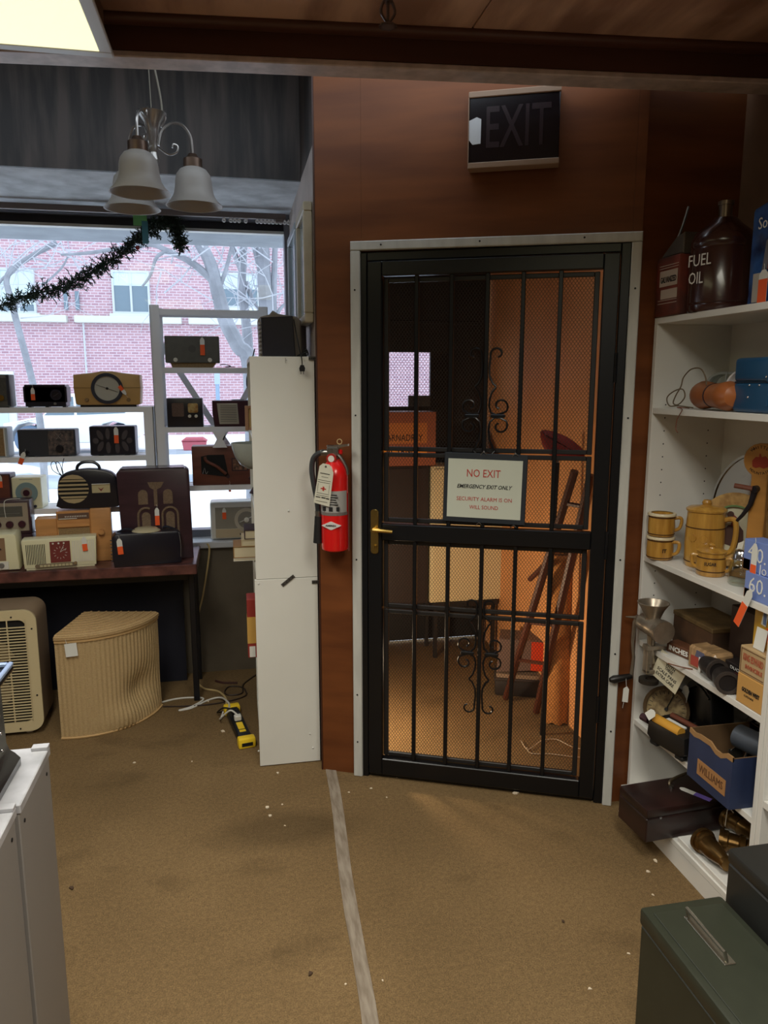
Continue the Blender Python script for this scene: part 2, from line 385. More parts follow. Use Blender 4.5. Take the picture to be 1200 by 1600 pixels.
# warning sign wired on
sg = thing('warning_sign', 'white paper warning sign on a dark board wired to the barred door', 'sign', O2 + Matrix.Rotation(R(DA), 3, 'Z') @ Vector((.636, -.0145, 1.188)), rot=(0, 1.0, DA))
G().box(-.15, .15, -.006, 0, -.126, .130, .002).done('backing_board', mat('sign_board', (34, 40, 48), .55), sg)
G().box(-.135, .133, -.008, -.006, -.107, .108).done('paper', mat('sign_paper', (206, 211, 196), .6), sg)
text('NO EXIT', .040, 'ink_red', sg, (-.006, -.0088, .056), w=.121)
text('EMERGENCY EXIT ONLY', .020, 'ink_black', sg, (-.003, -.0088, .008), w=.200, shear=.3, bold=.0003)
text('SECURITY ALARM IS ON', .020, 'ink_red', sg, (0, -.0088, -.038), w=.200)
text('WILL SOUND', .020, 'ink_red', sg, (0, -.0088, -.068), w=.104)
g = G()
for x, z in ((-.008, .130), (.105, .128), (-.015, -.13), (.11, -.132)):
    g.tube(smooth([(x - .012, -.004, z - .006), (x, -.012, z + .006), (x + .01, -.006, z - .004), (x - .002, .004, z + .008)], 4), .0018, 5)
g.done('wire_tie', 'steel', sg)
# exit sign
es = thing('exit_sign', 'unlit exit sign box with tan edge strips and a taped corner above door', 'sign', O2 + Matrix.Rotation(R(DA), 3, 'Z') @ Vector((.707, 0, 2.285)), DA)
G().box(-.148, .148, -.05, -.001, 0, .226, .003).done('housing', mat('exit_black', (18, 10, 13), .25), es)
tan = mat('exit_strip', (150, 122, 98), .5)
G().box(-.150, .150, -.056, -.002, -.006, .013, .002).done('edge_strip', tan, es)
G().box(-.150, .150, -.056, -.002, .215, .234, .002).done('edge_strip', tan, es)
G().box(-.150, -.1475, -.056, -.002, .013, .215).done('edge_strip', tan, es)
text('EXIT', .185, mat('exit_red', (34, 11, 14), .4), es, (.012, -.0508, .114), w=.21, bold=.001)
G().prism([(-.147, .085), (-.135, .07), (-.108, .072), (-.107, .148), (-.122, .155), (-.147, .145)], -.053, -.0505).done('masking_tape', mat('masking', (200, 200, 200), .7), es)

# ---------------------------------------------------------------- passage behind the door
EY = 4.30
struct(G().box(.36, .56, EY, EY + .1, 0, 2.7).box(1.44, 1.70, EY, EY + .1, 0, 2.7).box(.56, 1.44, EY, EY + .1, 2.3, 2.7).done('wall_passage', mat('passage_dark', (30, 26, 25), .6)))
struct(G().box(1.475, 1.52, 2.49, EY, 0, 2.7).done('wall_passage_side', mat('passage_board', (206, 150, 98), .55, k=1.25, var=.12, scale=3)))
struct(G().box(.36, 1.7, 2.95, EY, 2.62, 2.7).done('ceiling_passage', mat('passage_ceiling', (70, 60, 52), .7)))
struct(G().box(.36, .37, 2.95, EY, 0, 2.62).done('wall_passage_left', mat('passage_left', (150, 110, 70), .7)))
d2 = thing('door_2', 'dark street door with a small bright window beyond the barred door', 'door', (0, EY - .03, 0), kind='structure')
w0, w1 = px(600, 550, Y=EY - .03), px(672, 635, Y=EY - .03)
dk = mat('street_door', (26, 24, 25), .5)
for a in ((.56, w0.x, .02, 2.3), (w1.x, 1.44, .02, 2.3), (w0.x, w1.x, w0.z, 2.3), (w0.x, w1.x, .02, w1.z)):
    G().box(a[0], a[1], 0, .025, a[2], a[3]).done('door_leaf', dk, d2)
for z in (.35, .62, .95, 1.2, 1.9):
    G().box(.6, 1.40, -.006, .001, z, z + .02, .002).done('door_rib', dk, d2)
G().box(w0.x, w1.x, .010, .014, w1.z, w0.z).done('pane', 'window_glass', d2)
bx0 = px(638, 618, Y=EY - .03); bx1 = px(672, 635, Y=EY - .03)
G().box(bx0.x, bx1.x, -.004, .008, bx1.z, bx0.z).done('pane_sticker', mat('grey_card', (105, 120, 128), .6), d2)
# ================================================================== things on the left: light, window bay, radios, table
# ceiling troffer in view
ft = thing('ceiling_light', 'lit fluorescent ceiling light with cream diffuser and white frame', 'light', (-.62, 1.68, 2.45))
white_enamel = mat('white_enamel', (210, 212, 215), .35)
hx, hy = .328, .668
for a in ((-hx, hx, hy - .035, hy), (-hx, hx, -hy, -hy + .035), (-hx, -hx + .035, -hy + .035, hy - .035), (hx - .035, hx, -hy + .035, hy - .035)):
    G().box(*a, 0, .012, .003).done('frame', white_enamel, ft)
G().box(-hx + .02, hx - .02, -hy + .02, hy - .02, .012, .114).done('housing', mat('unlit_housing', (120, 92, 76), .5), ft)  # the unlit side's brown is put into the housing colour
G().box(-hx + .035, hx - .035, -hy + .035, hy - .035, .002, .010).done('diffuser', mat('diffuser', (255, 244, 205), .5, emit=((255, 240, 190), 1.25)), ft)
for y in (-1.9, -.9):
    pass
for (x, y) in ((-.62, -.9), (.55, .55)):  # unseen copies for the two added lamps
    c = copy_tree(ft); c.location = (x, y, 2.45); c['label'] = 'added unseen ceiling light brightening the shop, ' + ('on the left row' if x < 0 else 'on the right row')
# sprinkler
sp = px(605, 0, Z=CEIL); spk = thing('sprinkler_head', 'small chrome fire sprinkler head hanging from the plywood ceiling', 'sprinkler', (px(606, 40, Y=2.05).x, 2.05, CEIL))
zb = px(606, 40, Y=2.05).z - CEIL
cr = mat('dull_chrome', (120, 112, 112), .3, metal=.9)
G().cyl((0, 0, 0), (0, 0, zb * .45), .013).done('pipe', cr, spk)
G().tube(smooth([(-.012, 0, zb * .45), (-.018, 0, zb * .7), (0, 0, zb * .96)], 4), .0035).tube(smooth([(.012, 0, zb * .45), (.018, 0, zb * .7), (0, 0, zb * .96)], 4), .0035).cyl((0, 0, zb * .45), (0, 0, zb * .9), .004).done('frame_arms', cr, spk)
dd = G().cyl((0, 0, zb - .003), (0, 0, zb), .022)
for k in range(10):
    a = k * math.pi / 5; dd.box(.020 * math.cos(a) - .003, .020 * math.cos(a) + .003, .020 * math.sin(a) - .003, .020 * math.sin(a) + .003, zb - .003, zb)
dd.done('deflector', cr, spk)

# chandelier with three frosted bells, hanging by wires in the window bay
SZ = 2.185
s1, s2, s3 = px(219, 302, Z=SZ), px(207, 327, Z=SZ), px(304, 323, Z=SZ)
hc = (s1 + s2 + s3) / 3
chd = thing('chandelier', 'brushed nickel three arm chandelier with frosted bell shades', 'chandelier', (hc.x, hc.y, SZ))
nick = mat('brushed_nickel', (165, 160, 155), .3, metal=.9); bronze = mat('bronze_fitter', (105, 85, 72), .35, metal=.7)
frost = mat('frosted_glass', (176, 171, 166), .4, k=1.0, spec=.4)
frost.node_tree.nodes['Principled BSDF'].inputs['Transmission Weight'].default_value = .12
G().lathe([(.001, .165), (.012, .165), (.016, .18), (.014, .2), (.02, .215), (.02, .235), (.028, .262), (.046, .288), (.05, .292), (.046, .294), (.001, .286)], 24).lathe([(.001, .118), (.01, .12), (.02, .14), (.014, .165), (.001, .166)], 20).done('hub', nick, chd)
for s in (s1, s2, s3):
    d = Vector((s.x - hc.x, s.y - hc.y, 0)); L_ = d.length; u = d.normalized()
    def q(r, z): return (u.x * r, u.y * r, z)
    arm = G().tube(smooth([q(.018, .19), q(.03, .235), q(.06, .265), q(L_ - .035, .268), q(L_ - .006, .235), q(L_, .19), q(L_, .165)], 6), .005, 8)
    arm.tube(smooth([q(.016, .185), q(.05, .165), q(.078, .175), q(.082, .195), q(.068, .2), q(.064, .188)], 5), .0035, 6)
    arm.tube(smooth([q(.03, .25), q(.045, .282), q(.03, .30), q(.018, .285)], 5), .0035, 6).done('arm', nick, chd)
    G().at((d.x, d.y, 0)).lathe([(.001, .175), (.014, .175), (.02, .165), (.032, .158), (.033, .128), (.001, .128)], 20).done('shade_fitter', bronze, chd)
    prof = [(.030, .130), (.046, .122), (.058, .106), (.063, .085), (.065, .06), (.070, .038), (.082, .018), (.096, .004), (.099, .0)]
    g = G().at((d.x, d.y, 0)); n = 32
    outer = [[(r * math.cos(2 * math.pi * j / n), r * math.sin(2 * math.pi * j / n), z) for j in range(n)] for r, z in prof + [(r - .004, z + .001) for r, z in prof[::-1]]]
    g.loft(outer, cap=False, closed=True).done('bell_shade', frost, chd)
zt = 2.96 - SZ
G().tube([(.0, .0, .29), (-.01, .02, zt)], .0018, 5).tube(smooth([(.035, 0, .30), (.03, .0, .36), (.0, .01, .55), (-.01, .02, zt)], 4), .0035, 5).done('hanging_wire', mat('wire_tan', (120, 112, 98), .6), chd)

# curtain track with gliders under the window head, and its pull cords
tk = thing('curtain_track', 'grey curtain track with white gliders under the window head', 'curtain track', (0, 4.0, 2.385))
xl, xr = -2.3, .285
G().box(xl, xr, -.012, .012, -.006, .022, .003).done('rail', mat('track_grey', (118, 108, 104), .5), tk)
wp = mat('white_nylon', (240, 240, 240), .4)
for i, x in enumerate([350, 360.5, 367, 373.5, 384] + [402 + 6.1 * k for k in range(9)]):
    p = px(x, 345, Y=4.0)
    gl = G().at((p.x, 0, -.018), (0, 35 if i == 4 else 0, 0)).ring((0, 0), .0035, .010, -.004, .004, 12).box(-.003, .003, -.003, .003, .007, .014).done('glider', wp, tk)
G().box(.235, .275, -.014, .014, -.02, .0, .004).done('end_pulley', mat('track_grey', (118, 108, 104)), tk)
cc = thing('pull_strings', 'thin grey curtain pull cords hanging at the right edge of window', 'cord', (0, 3.995, 0))
for x0, x1 in ((466, 472), (476, 478)):
    a, b = px(x0, 356, Y=3.995), px(x1, 520, Y=3.995)
    G().tube([(a.x, 0, 2.37), (b.x, .0, 1.72)], .0016, 5).done('cord', mat('cord_grey', (120, 122, 128), .6), cc)
rod = tag(G().tube([(px(478, 420, Y=3.97).x, 3.97, 2.30), (px(487, 552, Y=3.2).x, 3.3, 1.685)], .006, 8).done('curtain_wand', mat('white_rod', (205, 205, 208), .35)), 'thin white wand leaning from the window frame onto the white shelf unit', 'rod')

# picture frames hung on the side wall, seen nearly edge on
mat('frame_cream', (196, 184, 158), .45, var=.15, scale=20); mat('frame_grey', (150, 158, 162), .4)
def hung_frame(y0, y1, z0, z1, m, label, dp=.035):
    t = thing('picture_frame', label, 'picture frame', (.311, (y0 + y1) / 2, z0), -90, 'frames on the window side wall')
    w = (y1 - y0) / 2; h = z1 - z0
    for a in ((-w, w, 0, .035), (-w, w, h - .035, h), (-w, -w + .035, .035, h - .035), (w - .035, w, .035, h - .035)):
        G().box(a[0], a[1], -dp, -.001, a[2], a[3], .004).done('frame_side', m, t)
    G().box(-w + .03, w - .03, -dp * .6, -.002, .03, h - .03).done('glazing', mat('print_glass', (150, 168, 178), .12), t)
yA0, yA1 = px(492, 430, X=.29).y, px(479, 430, X=.275).y
hung_frame(2.95, 3.30, px(486, 497, X=.28).z, px(481, 298, X=.28).z, MATS['frame_cream'], 'thin cream picture frame seen edge on, nearer of two on side wall')
hung_frame(3.36, 3.80, px(470, 502, X=.28).z, px(470, 336, X=.28).z + .03, MATS['frame_grey'], 'pale grey picture frame seen edge on, nearer the window glass')

# evergreen garland taped across the window top
GY = 4.06
gp = [px(x, y, Y=GY) for x, y in ((-60, 492), (0, 478), (45, 460), (85, 453), (118, 440), (150, 422), (180, 404), (205, 384), (222, 368), (240, 356), (258, 346), (270, 348), (278, 366), (283, 385))]
gl = thing('garland', 'dark green evergreen garland with small dark baubles strung across the window', 'garland', gp[6])
needle = mat('pine_needle', (38, 56, 42), .7, var=.4, scale=60)
bmg = G(); rnd = random.Random(3); path = smooth([p - gp[6] for p in gp], 8)
bmg.tube(path, .003, 5)
for i, p in enumerate(path[:-1]):
    t = (path[i + 1] - p).normalized()
    for k in range(7):
        dv = Vector((rnd.uniform(-1, 1), rnd.uniform(-.8, .8), rnd.uniform(-1, 1))).normalized()
        dv = (dv + t * rnd.uniform(-.2, .9)).normalized(); ln = rnd.uniform(.02, .062) * (.75 + .45 * math.sin(i * .55) ** 2)
        b0 = p + t * rnd.uniform(0, .01); e = b0 + dv * ln
        if abs(e.y) > .1: continue
        bmg.tube([b0, e], .0016, 3)
        for m_ in range(9):
            f = .25 + .75 * m_ / 8; c = b0 + dv * ln * f
            nd = (dv * .6 + Vector((rnd.uniform(-1, 1), rnd.uniform(-1, 1), rnd.uniform(-1, 1)))).normalized()
            bmg.tube([c, c + nd * rnd.uniform(.010, .019)], [.0026, .0011], 3)
bmg.done('foliage', needle, gl, kind='stuff')
for x, y, m, r in ((142, 419, 'bauble_dark', .009), (158, 428, 'bauble_dark', .009), (116, 448, 'bauble_dark', .0095), (60, 450, 'bauble_dark', .008), (215, 387, 'bauble_red', .011)):
    mat('bauble_dark', (38, 16, 26), .2); mat('bauble_red', (120, 24, 28), .25)
    G().sph(px(x, y, Y=GY - .03) - gp[6], r, n=8).done('bauble', m, gl)
ts = thing('tape_strip', 'green and teal tape strips holding the garland at the window head', 'tape', px(220, 345, Y=3.975))
def strip(x0, x1, y0, y1, m, dy):
    o = px(220, 345, Y=3.975); a, b = px(x0, y0, Y=3.975 + dy) - o, px(x1, y1, Y=3.975 + dy) - o
    G().box(a.x, b.x, dy, dy + .0012, b.z, a.z).done('tape', m, ts)
strip(207, 230, 325, 353, mat('green_tape', (96, 160, 92), .6, k=1.2), 0); strip(221, 232.5, 345, 381, mat('teal_tape', (60, 118, 128), .6), -.003)

# ---------------------------------------------------------------- white metal racks in the window
def rack(label, x0, x1, y0, y1, zt, shelves, legs, braces):
    t = thing('metal_rack', label, 'shelf rack', ((x0 + x1) / 2, (y0 + y1) / 2, 0), 0, 'white metal racks in the window')
    cx, cy = (x0 + x1) / 2, (y0 + y1) / 2; X0, X1, Y0, Y1 = x0 - cx, x1 - cx, y0 - cy, y1 - cy; m = MATS['white_metal']
    for (x, y, s, zb) in ((X0, Y0, 1, legs[0]), (X1, Y0, -1, legs[1]), (X0, Y1, 1, legs[2]), (X1, Y1, -1, legs[3])):
        sy = 1 if y == Y0 else -1
        G().box(min(x, x + s * .045), max(x, x + s * .045), min(y, y + sy * .003), max(y, y + sy * .003), zb, zt).box(min(x, x + s * .003), max(x, x + s * .003), min(y, y + sy * .04), max(y, y + sy * .04), zb, zt).done('post', m, t)
    for z in shelves:
        G().box(X0 + .004, X1 - .004, Y0 + .004, Y1 - .004, z - .003, z).box(X0 + .004, X1 - .004, Y0 + .0035, Y0 + .007, z - .024, z + .002).box(X0 + .004, X1 - .004, Y1 - .007, Y1 - .0035, z - .024, z + .002).done('shelf', m, t)
    for (xa, za, xb, zb) in braces:
        d = Vector((xb - xa, 0, zb - za)); n = Vector((-d.z, 0, d.x)).normalized() * .015
        G().prism([(xa + n.x, za + n.z), (xb + n.x, zb + n.z), (xb - n.x, zb - n.z), (xa - n.x, za - n.z)], Y1, Y1 + .003).done('brace', m, t)
    return t
RLY = 3.83
zL = [px(100, y, Y=RLY).z for y in (637, 714, 795)]
rack('low white metal rack left in window carrying seven old radios on shelves', -1.75, px(242, 700, Y=RLY).x, RLY, 4.02, zL[0] + .002, zL, (.72,) * 4, ())
RRY = 3.86
zR = [px(300, y, Y=RRY).z for y in (484, 575, 668, 760)]
xa, xb = px(233, 480, Y=RRY).x, px(418, 480, Y=RRY).x
cxr = (xa + xb) / 2; YB = 4.03
def br(x, y):
    p = px(x, y, Y=YB); return (p.x - cxr, p.z)
rack('tall white metal rack with crossed braces at the right side of window', xa, xb, RRY, YB, zR[0] + .02, zR, (.721, .0, .736, .736), (br(247, 530) + br(340, 672), br(340, 672) + br(410, 775), br(408, 575) + br(300, 765)))
G().at((px(343, 680, Y=RRY).x, RRY - .006, px(343, 680, Y=RRY).z)).prism([(-.035, .02), (.035, .02), (.014, -.02), (.036, -.062), (-.036, -.062), (-.014, -.02)], 0, .004).done('gusset_plate', MATS['white_metal'], None)
gp_ = bpy.data.objects['gusset_plate']; tag(gp_, 'white hourglass metal plate between the two lower shelves of the tall rack', 'bracket')

# ---------------------------------------------------------------- table
TZ = .72; TY0, TY1 = 3.57, 3.99
txr = px(307, 882, Z=TZ).x
tb = thing('table', 'long table with brown marbled top and black metal legs under the window', 'table', (-1.1, 3.78, 0))
G().box(-1.2, txr + 1.1, TY0 - 3.78, TY1 - 3.78, TZ - .05, TZ, .004).done('tabletop', mat('marbled_top', (112, 70, 62), .3, k=1.1, var=.55, scale=14, c2=(62, 38, 38), detail=8), tb)
lg = px(300, 1000, Y=3.66)
for x, y in ((lg.x + 1.1 + .012, -.12), (lg.x + 1.1 + .012, .16), (-.9, -.12), (-.9, .16)):
    G().box(x - .014, x + .014, y - .014, y + .014, 0, TZ - .05, .003).done('leg', MATS['black_plastic'], tb)
G().box(-.9, lg.x + 1.1 - .003, -.11, -.10, TZ - .1, TZ - .05).done('apron', MATS['black_plastic'], tb)
pb = tag(G().box(-2.2, px(290, 1000, Y=3.95).x, 3.93, 3.955, 0, .66).done('dark_board', mat('navy_board', (24, 26, 40), .6)), 'dark navy board standing against the wall under the table', 'board')

# ---------------------------------------------------------------- radios
RG = 'old radios displayed in the window'
def price_tag(parent, x, z, y=-.004, h=.062, w=.021, rot=0, sticker=.5, flip=False):
    """hanging card with an orange sticker on its lower part"""
    t = G().prism([(-w / 2, -h), (w / 2, -h), (w / 2, -.012), (w * .2, 0), (-w * .2, 0), (-w / 2, -.012)], -.0007, 0).tube([(0, -.0003, -.003), (.002, -.001, .008), (-.001, .0, .016)], .0007, 4)
    o = t.done('price_tag', 'tag_white', parent, loc=(x, y, z), rot=(0, rot, 0))
    if sticker: G().box(-w / 2, w / 2, -.0015, -.0008, -h, -h * (1 - sticker)).done('orange_sticker', 'tag_orange', o)
    return o
def radio(label, x0, x1, yt, yb, Y, rz=0, z=None, cat='radio'):
    p, w, h = place(x0, x1, yt, yb, Y)
    if z is not None: h += p.z - z; p.z = z
    return thing('radio', label, cat, p, rz, RG), w, h
def knob(parent, x, z, r, m, y=0, d=.012, name='knob'):
    return G().cyl((x, y, z), (x, y - d * .7, z), r).cyl((x, y - d * .7, z), (x, y - d, z), r * .8).done(name, m, parent)
def face(parent, name, m, x0, x1, z0, z1, y=-.002, d=.006, bev=.001):
    return G().box(x0, x1, y, y + d, z0, z1, bev).done(name, m, parent)
def slats(parent, name, m, x0, x1, z0, z1, n, y0=-.004, y1=.002, duty=.55, vertical=False, kind=None):
    g = G(); a0, a1 = (x0, x1) if vertical else (z0, z1); st = (a1 - a0) / n
    for i in range(n):
        b = a0 + st * (i + (1 - duty) / 2)
        if vertical: g.box(b, b + st * duty, y0, y1, z0, z1)
        else: g.box(x0, x1, y0, y1, b, b + st * duty)
    return g.done(name, m, parent, kind=kind)
mat('r_black', (26, 25, 36), .3, spec=.6); mat('r_navy', (52, 54, 66), .35); mat('r_maroon', (62, 26, 38), .3); mat('r_grey', (92, 88, 80), .5)
mat('r_wood', (110, 62, 46), .4, k=1.1, var=.35, scale=5, stretch=(1, 1, 6)); mat('r_darkwood', (66, 42, 50), .35, var=.35, scale=5, stretch=(1, 1, 5))
mat('r_blond', (196, 140, 84), .4, k=1.15, var=.25, scale=4, stretch=(1, 1, 6)); mat('r_tan', (190, 150, 92), .4, k=1.1, var=.1, scale=6)
mat('r_cloth', (128, 106, 84), .8, var=.35, scale=200); mat('r_cream', (218, 212, 176), .35, k=1.1); mat('r_goldcloth', (150, 120, 80), .7, var=.3, scale=180)
mat('r_reddial', (120, 52, 48), .4); mat('r_silver', (150, 148, 145), .35, metal=.6); mat('r_dialface', (190, 178, 140), .4); mat('r_ivory', (222, 218, 206), .3); mat('r_clear', (160, 175, 180), .2)
SY = RLY + .025                              # fronts on the left rack
# R1 grey radio at the left edge of the frame, upper shelf
t, w, h = radio('grey slab radio cut by the picture edge, leftmost on the upper rack shelf', -55, 18, 585, 637, SY, 0, zL[0] + .001)
G().box(-w / 2, w / 2, 0, .09, .004, h, .004, 2).done('body', 'r_grey', t); face(t, 'grille_panel', mat('r_mesh', (80, 76, 68), .6, var=.3, scale=120), -w / 2 + .02, w / 2 - .015, .03, h - .015)
face(t, 'trim_band', 'r_navy', w / 2 - .014, w / 2 - .002, .01, h - .004); knob(t, w / 2 - .04, .045, .014, 'brass'); knob(t, -w / 2 + .04, .045, .014, 'brass'); G().box(-w / 2 + .01, w / 2 - .01, .01, .08, 0, .004).done('base', 'r_black', t)
# R2 small black radio with stepped ends
t, w, h = radio('small black radio with stepped ends and round dark dial on upper shelf', 38, 106, 601, 637, SY, 0, zL[0] + .001)
G().box(-w / 2, w / 2, 0, .095, h * .22, h * .92, .003).box(-w / 2 + .006, w / 2 - .006, .0, .095, .004, h, .003).done('body', 'r_black', t)
G().ring((w * .25, h * .55), .018, .026, -.004, .002).done('dial_ring', mat('r_smoke', (46, 44, 54), .15), t); G().cyl((w * .25, .0, h * .55), (w * .25, -.002, h * .55), .018).done('dial', mat('r_dialdark', (38, 34, 40), .2), t)
G().tube([(w * .25 - .012, -.003, h * .48), (w * .25 + .012, -.003, h * .62)], .0008, 4).done('pointer', 'r_silver', t); knob(t, w * .22, h * .16, .006, 'r_silver')
for k in range(3): face(t, 'foot', 'r_black', -w / 2 + .015 + k * (w / 2 - .02), -w / 2 + .03 + k * (w / 2 - .02), 0, .005, .01, .05)
price_tag(t, -w * .27, h * .86, -.006, .058, .018)
# R3 tan radio with great round dial
t, w, h = radio('tan curved radio with a great round silver dial on upper rack shelf', 117, 222, 580, 637, SY - .01, 0, zL[0] + .001)
def bulge(s): return [(-w / 2 * s * .985, h * .9 * 1), (-w / 2 * s, h * .55), (-w / 2 * s * .96, h * .1), (-w / 2 * s * .9, h * .06), (w / 2 * s * .9, h * .06), (w / 2 * s * .96, h * .1), (w / 2 * s, h * .55), (w / 2 * s * .985, h * .9), (w * .2, h * .96), (w * .08, h * 1.0), (-w * .08, h * 1.0), (-w * .2, h * .96)]
G().prism(bulge(1), .0, .10, bev=.006, seg=2).done('body', 'r_tan', t); G().box(-w * .42, w * .42, .01, .09, 0, h * .08).done('base', 'r_black', t)
G().box(-w / 2 - .0006, w / 2 + .0006, -.0012, .1, h * .535, h * .545).done('seam', mat('r_seam', (120, 92, 52), .6), t)
G().ring((0, h * .52), h * .34, h * .43, -.010, .002, 40).done('bezel', 'r_navy', t)
G().cyl((0, .001, h * .52), (0, -.004, h * .52), h * .345, n=40).done('dial', mat('r_dial_silver', (186, 182, 168), .3), t)
G().tube([(-h * .3, -.006, h * .63), (h * .28, -.006, h * .42)], .0013, 4).cyl((0, -.004, h * .52), (0, -.009, h * .52), .006).done('pointer', 'r_black', t)
for s in (-1, 1): knob(t, s * w * .31, h * .2, .0095, 'r_goldcloth', d=.014)
price_tag(t, w * .28, h * .35, -.016, .05, .017, rot=145)
# R4 tan radio cut by frame, second shelf
t, w, h = radio('tan slab radio cut by the picture edge on the second rack shelf', -50, 10, 668, 714, SY, 0, zL[1] + .001)
G().box(-w / 2, w / 2 + .012, 0, .1, 0, h, .004).done('body', mat('r_whiteside', (170, 178, 182), .4), t); face(t, 'front_panel', 'r_goldcloth', -w / 2 + .004, w / 2 - .004, .006, h - .006); face(t, 'trim_band', 'r_ivory', w / 2 - .004, w / 2 + .001, .003, h - .004); knob(t, 0, h * .4, .014, 'r_navy')
# R5 long dark radio
t, w, h = radio('long dark slate radio with patterned dial panel on the second rack shelf', 30, 120, 671, 713, SY, 0, zL[1] + .004)
G().box(-w / 2, w / 2, 0, .10, .0, h, .004).done('body', mat('r_slate', (54, 56, 62), .4), t); face(t, 'dial_panel', mat('r_pattern', (112, 98, 92), .4, var=.5, scale=60, c2=(50, 48, 52)), 0.005, w / 2 - .008, .004, h - .006)
g = G()
for s in (-1, 1): g.tube([(w * .21 - s * .012, -.004, h * .62), (w * .21 + s * .012, -.004, h * .86)], .0009, 4)
g.done('dial_hands', 'r_silver', t)
g = G()
for k in range(12):
    a = k * math.pi / 6; g.box(w * .21 + .036 * math.cos(a) - .002, w * .21 + .036 * math.cos(a) + .002, -.0035, -.0015, h * .6 + .026 * math.sin(a) - .002, h * .6 + .026 * math.sin(a) + .002)
g.done('dial_marks', mat('r_mark', (140, 110, 100), .5), t)
knob(t, w * .22, h * .27, .018, 'r_black', d=.016); knob(t, -w * .35, h * .14, .010, 'r_black')
for s in (-.3, .3): face(t, 'foot', 'r_black', w * s - .012, w * s + .012, -.0045, .0, .01, .05)
price_tag(t, -w * .37, h * .18, -.034, .062, .021, rot=22)
# R6 dark radio with clover grille
t, w, h = radio('black square radio with eight leaf shaped grille openings, rightmost on second rack shelf', 142, 213, 666, 713, SY, 0, zL[1] + .003)
G().box(-w / 2, w / 2, 0, .11, 0, h, .004).done('body', 'r_black', t)
leaf = mat('r_leafcloth', (74, 66, 68), .7)
for sx in (-1, 1):
    for sz in (-1, 1):
        for (ax, az, rx, rz, rr) in ((.10, .24, .011, .028, 0), (.27, .20, .012, .026, 25 * sx * sz), ):
            G().at((sx * w * ax, 0, h * .5 + sz * h * az), (0, rr, 0)).prism([(rx * math.cos(R(a)), rz * math.sin(R(a))) for a in range(0, 360, 24)], -.002, .002).done('grille_leaf', leaf, t)
for sx in (-1, 1): G().prism(disc(.014, 14, sx * w * .37, h * .5), -.002, .002).done('grille_leaf', leaf, t)
for s in (-.28, .3): face(t, 'foot', 'r_black', w * s - .012, w * s + .012, -.0038, .0, .01, .05)
price_tag(t, w * .09, h * .97, -.006, .078, .021)
# R7a brown box radio and R7b cream round dial radio on the third shelf
t, w, h = radio('brown box radio with a hanging tag, leftmost on the lowest rack shelf', -40, 20, 741, 795, SY, 0, zL[2] + .001)
G().box(-w / 2, w / 2, 0, .10, 0, h, .004).done('body', 'r_darkwood', t); face(t, 'front_panel', 'r_wood', -w / 2 + .006, w / 2 - .006, .006, h - .006); knob(t, -.04, .05, .014, 'r_goldcloth'); face(t, 'grille_cloth', 'r_cloth', -w / 2 + .015, -.055, .05, h - .015, -.004)
price_tag(t, w / 2 - .045, h * .98, -.006, .062, .021)
t, w, h = radio('cream radio with round blue dial and maroon centre on the lowest rack shelf', 21, 67, 746, 795, SY, 0, zL[2] + .001)
G().box(-w / 2, w / 2, 0, .12, 0, h, .004).done('body', 'r_cream', t)
G().cyl((0, .001, h * .52), (0, -.005, h * .52), .050, n=36).done('dial_plate', mat('r_bluedial', (128, 150, 150), .3), t); G().cyl((0, -.005, h * .52), (0, -.008, h * .52), .026, n=24).done('dial_ring', mat('r_taupe', (150, 138, 124), .4), t); G().cyl((0, -.008, h * .52), (0, -.012, h * .52), .015, n=20).done('dial_hub', 'r_maroon', t)
knob(t, w * .26, h * .08, .007, 'r_navy'); face(t, 'name_strip', 'r_silver', -.03, .03, h * .93, h * .945, -.001)
# table radios --------------------------------------------------
# R10 blond wood radio (front plane ~3.72)
t, w, h = radio('blond wood radio with two round knobs beneath the handled black radio', 60, 177, 796, 868, 3.71, 7, TZ)
xs = -w * .02
G().box(-w / 2, -w * .22, .014, 0.112, 0, h * .84, .003).done('left_cheek', 'r_blond', t); G().box(-w * .22, w * .22, .004, 0.112, 0, h * .97, .003).done('body', 'r_blond', t); G().box(w * .22, w / 2, 0, 0.112, 0, h, .006, 2).done('right_cheek', 'r_blond', t)
face(t, 'dial_window', mat('r_dialglass', (110, 84, 70), .15), -w * .20, w * .21, h * .82, h * .93, .0); slats(t, 'dial_figures', 'r_ivory', -w * 0.112, w * .18, h * .86, h * .885, 13, -.002, .001, .4, True); face(t, 'dial_rule', 'r_ivory', -w * .19, w * .05, h * .825, h * .84, -.001)
face(t, 'grille_cloth', 'r_goldcloth', -w * .20, w * .21, h * .1, h * .66, .001); face(t, 'grille_bar', 'r_blond', -w * .21, w * .21, h * .68, h * .74, -.006)
knob(t, -w * .37, h * .5, .014, 'r_blond', .014, .022); knob(t, w * .36, h * .56, .015, 'r_blond', 0, .022)
R10top = TZ + h; R10 = t
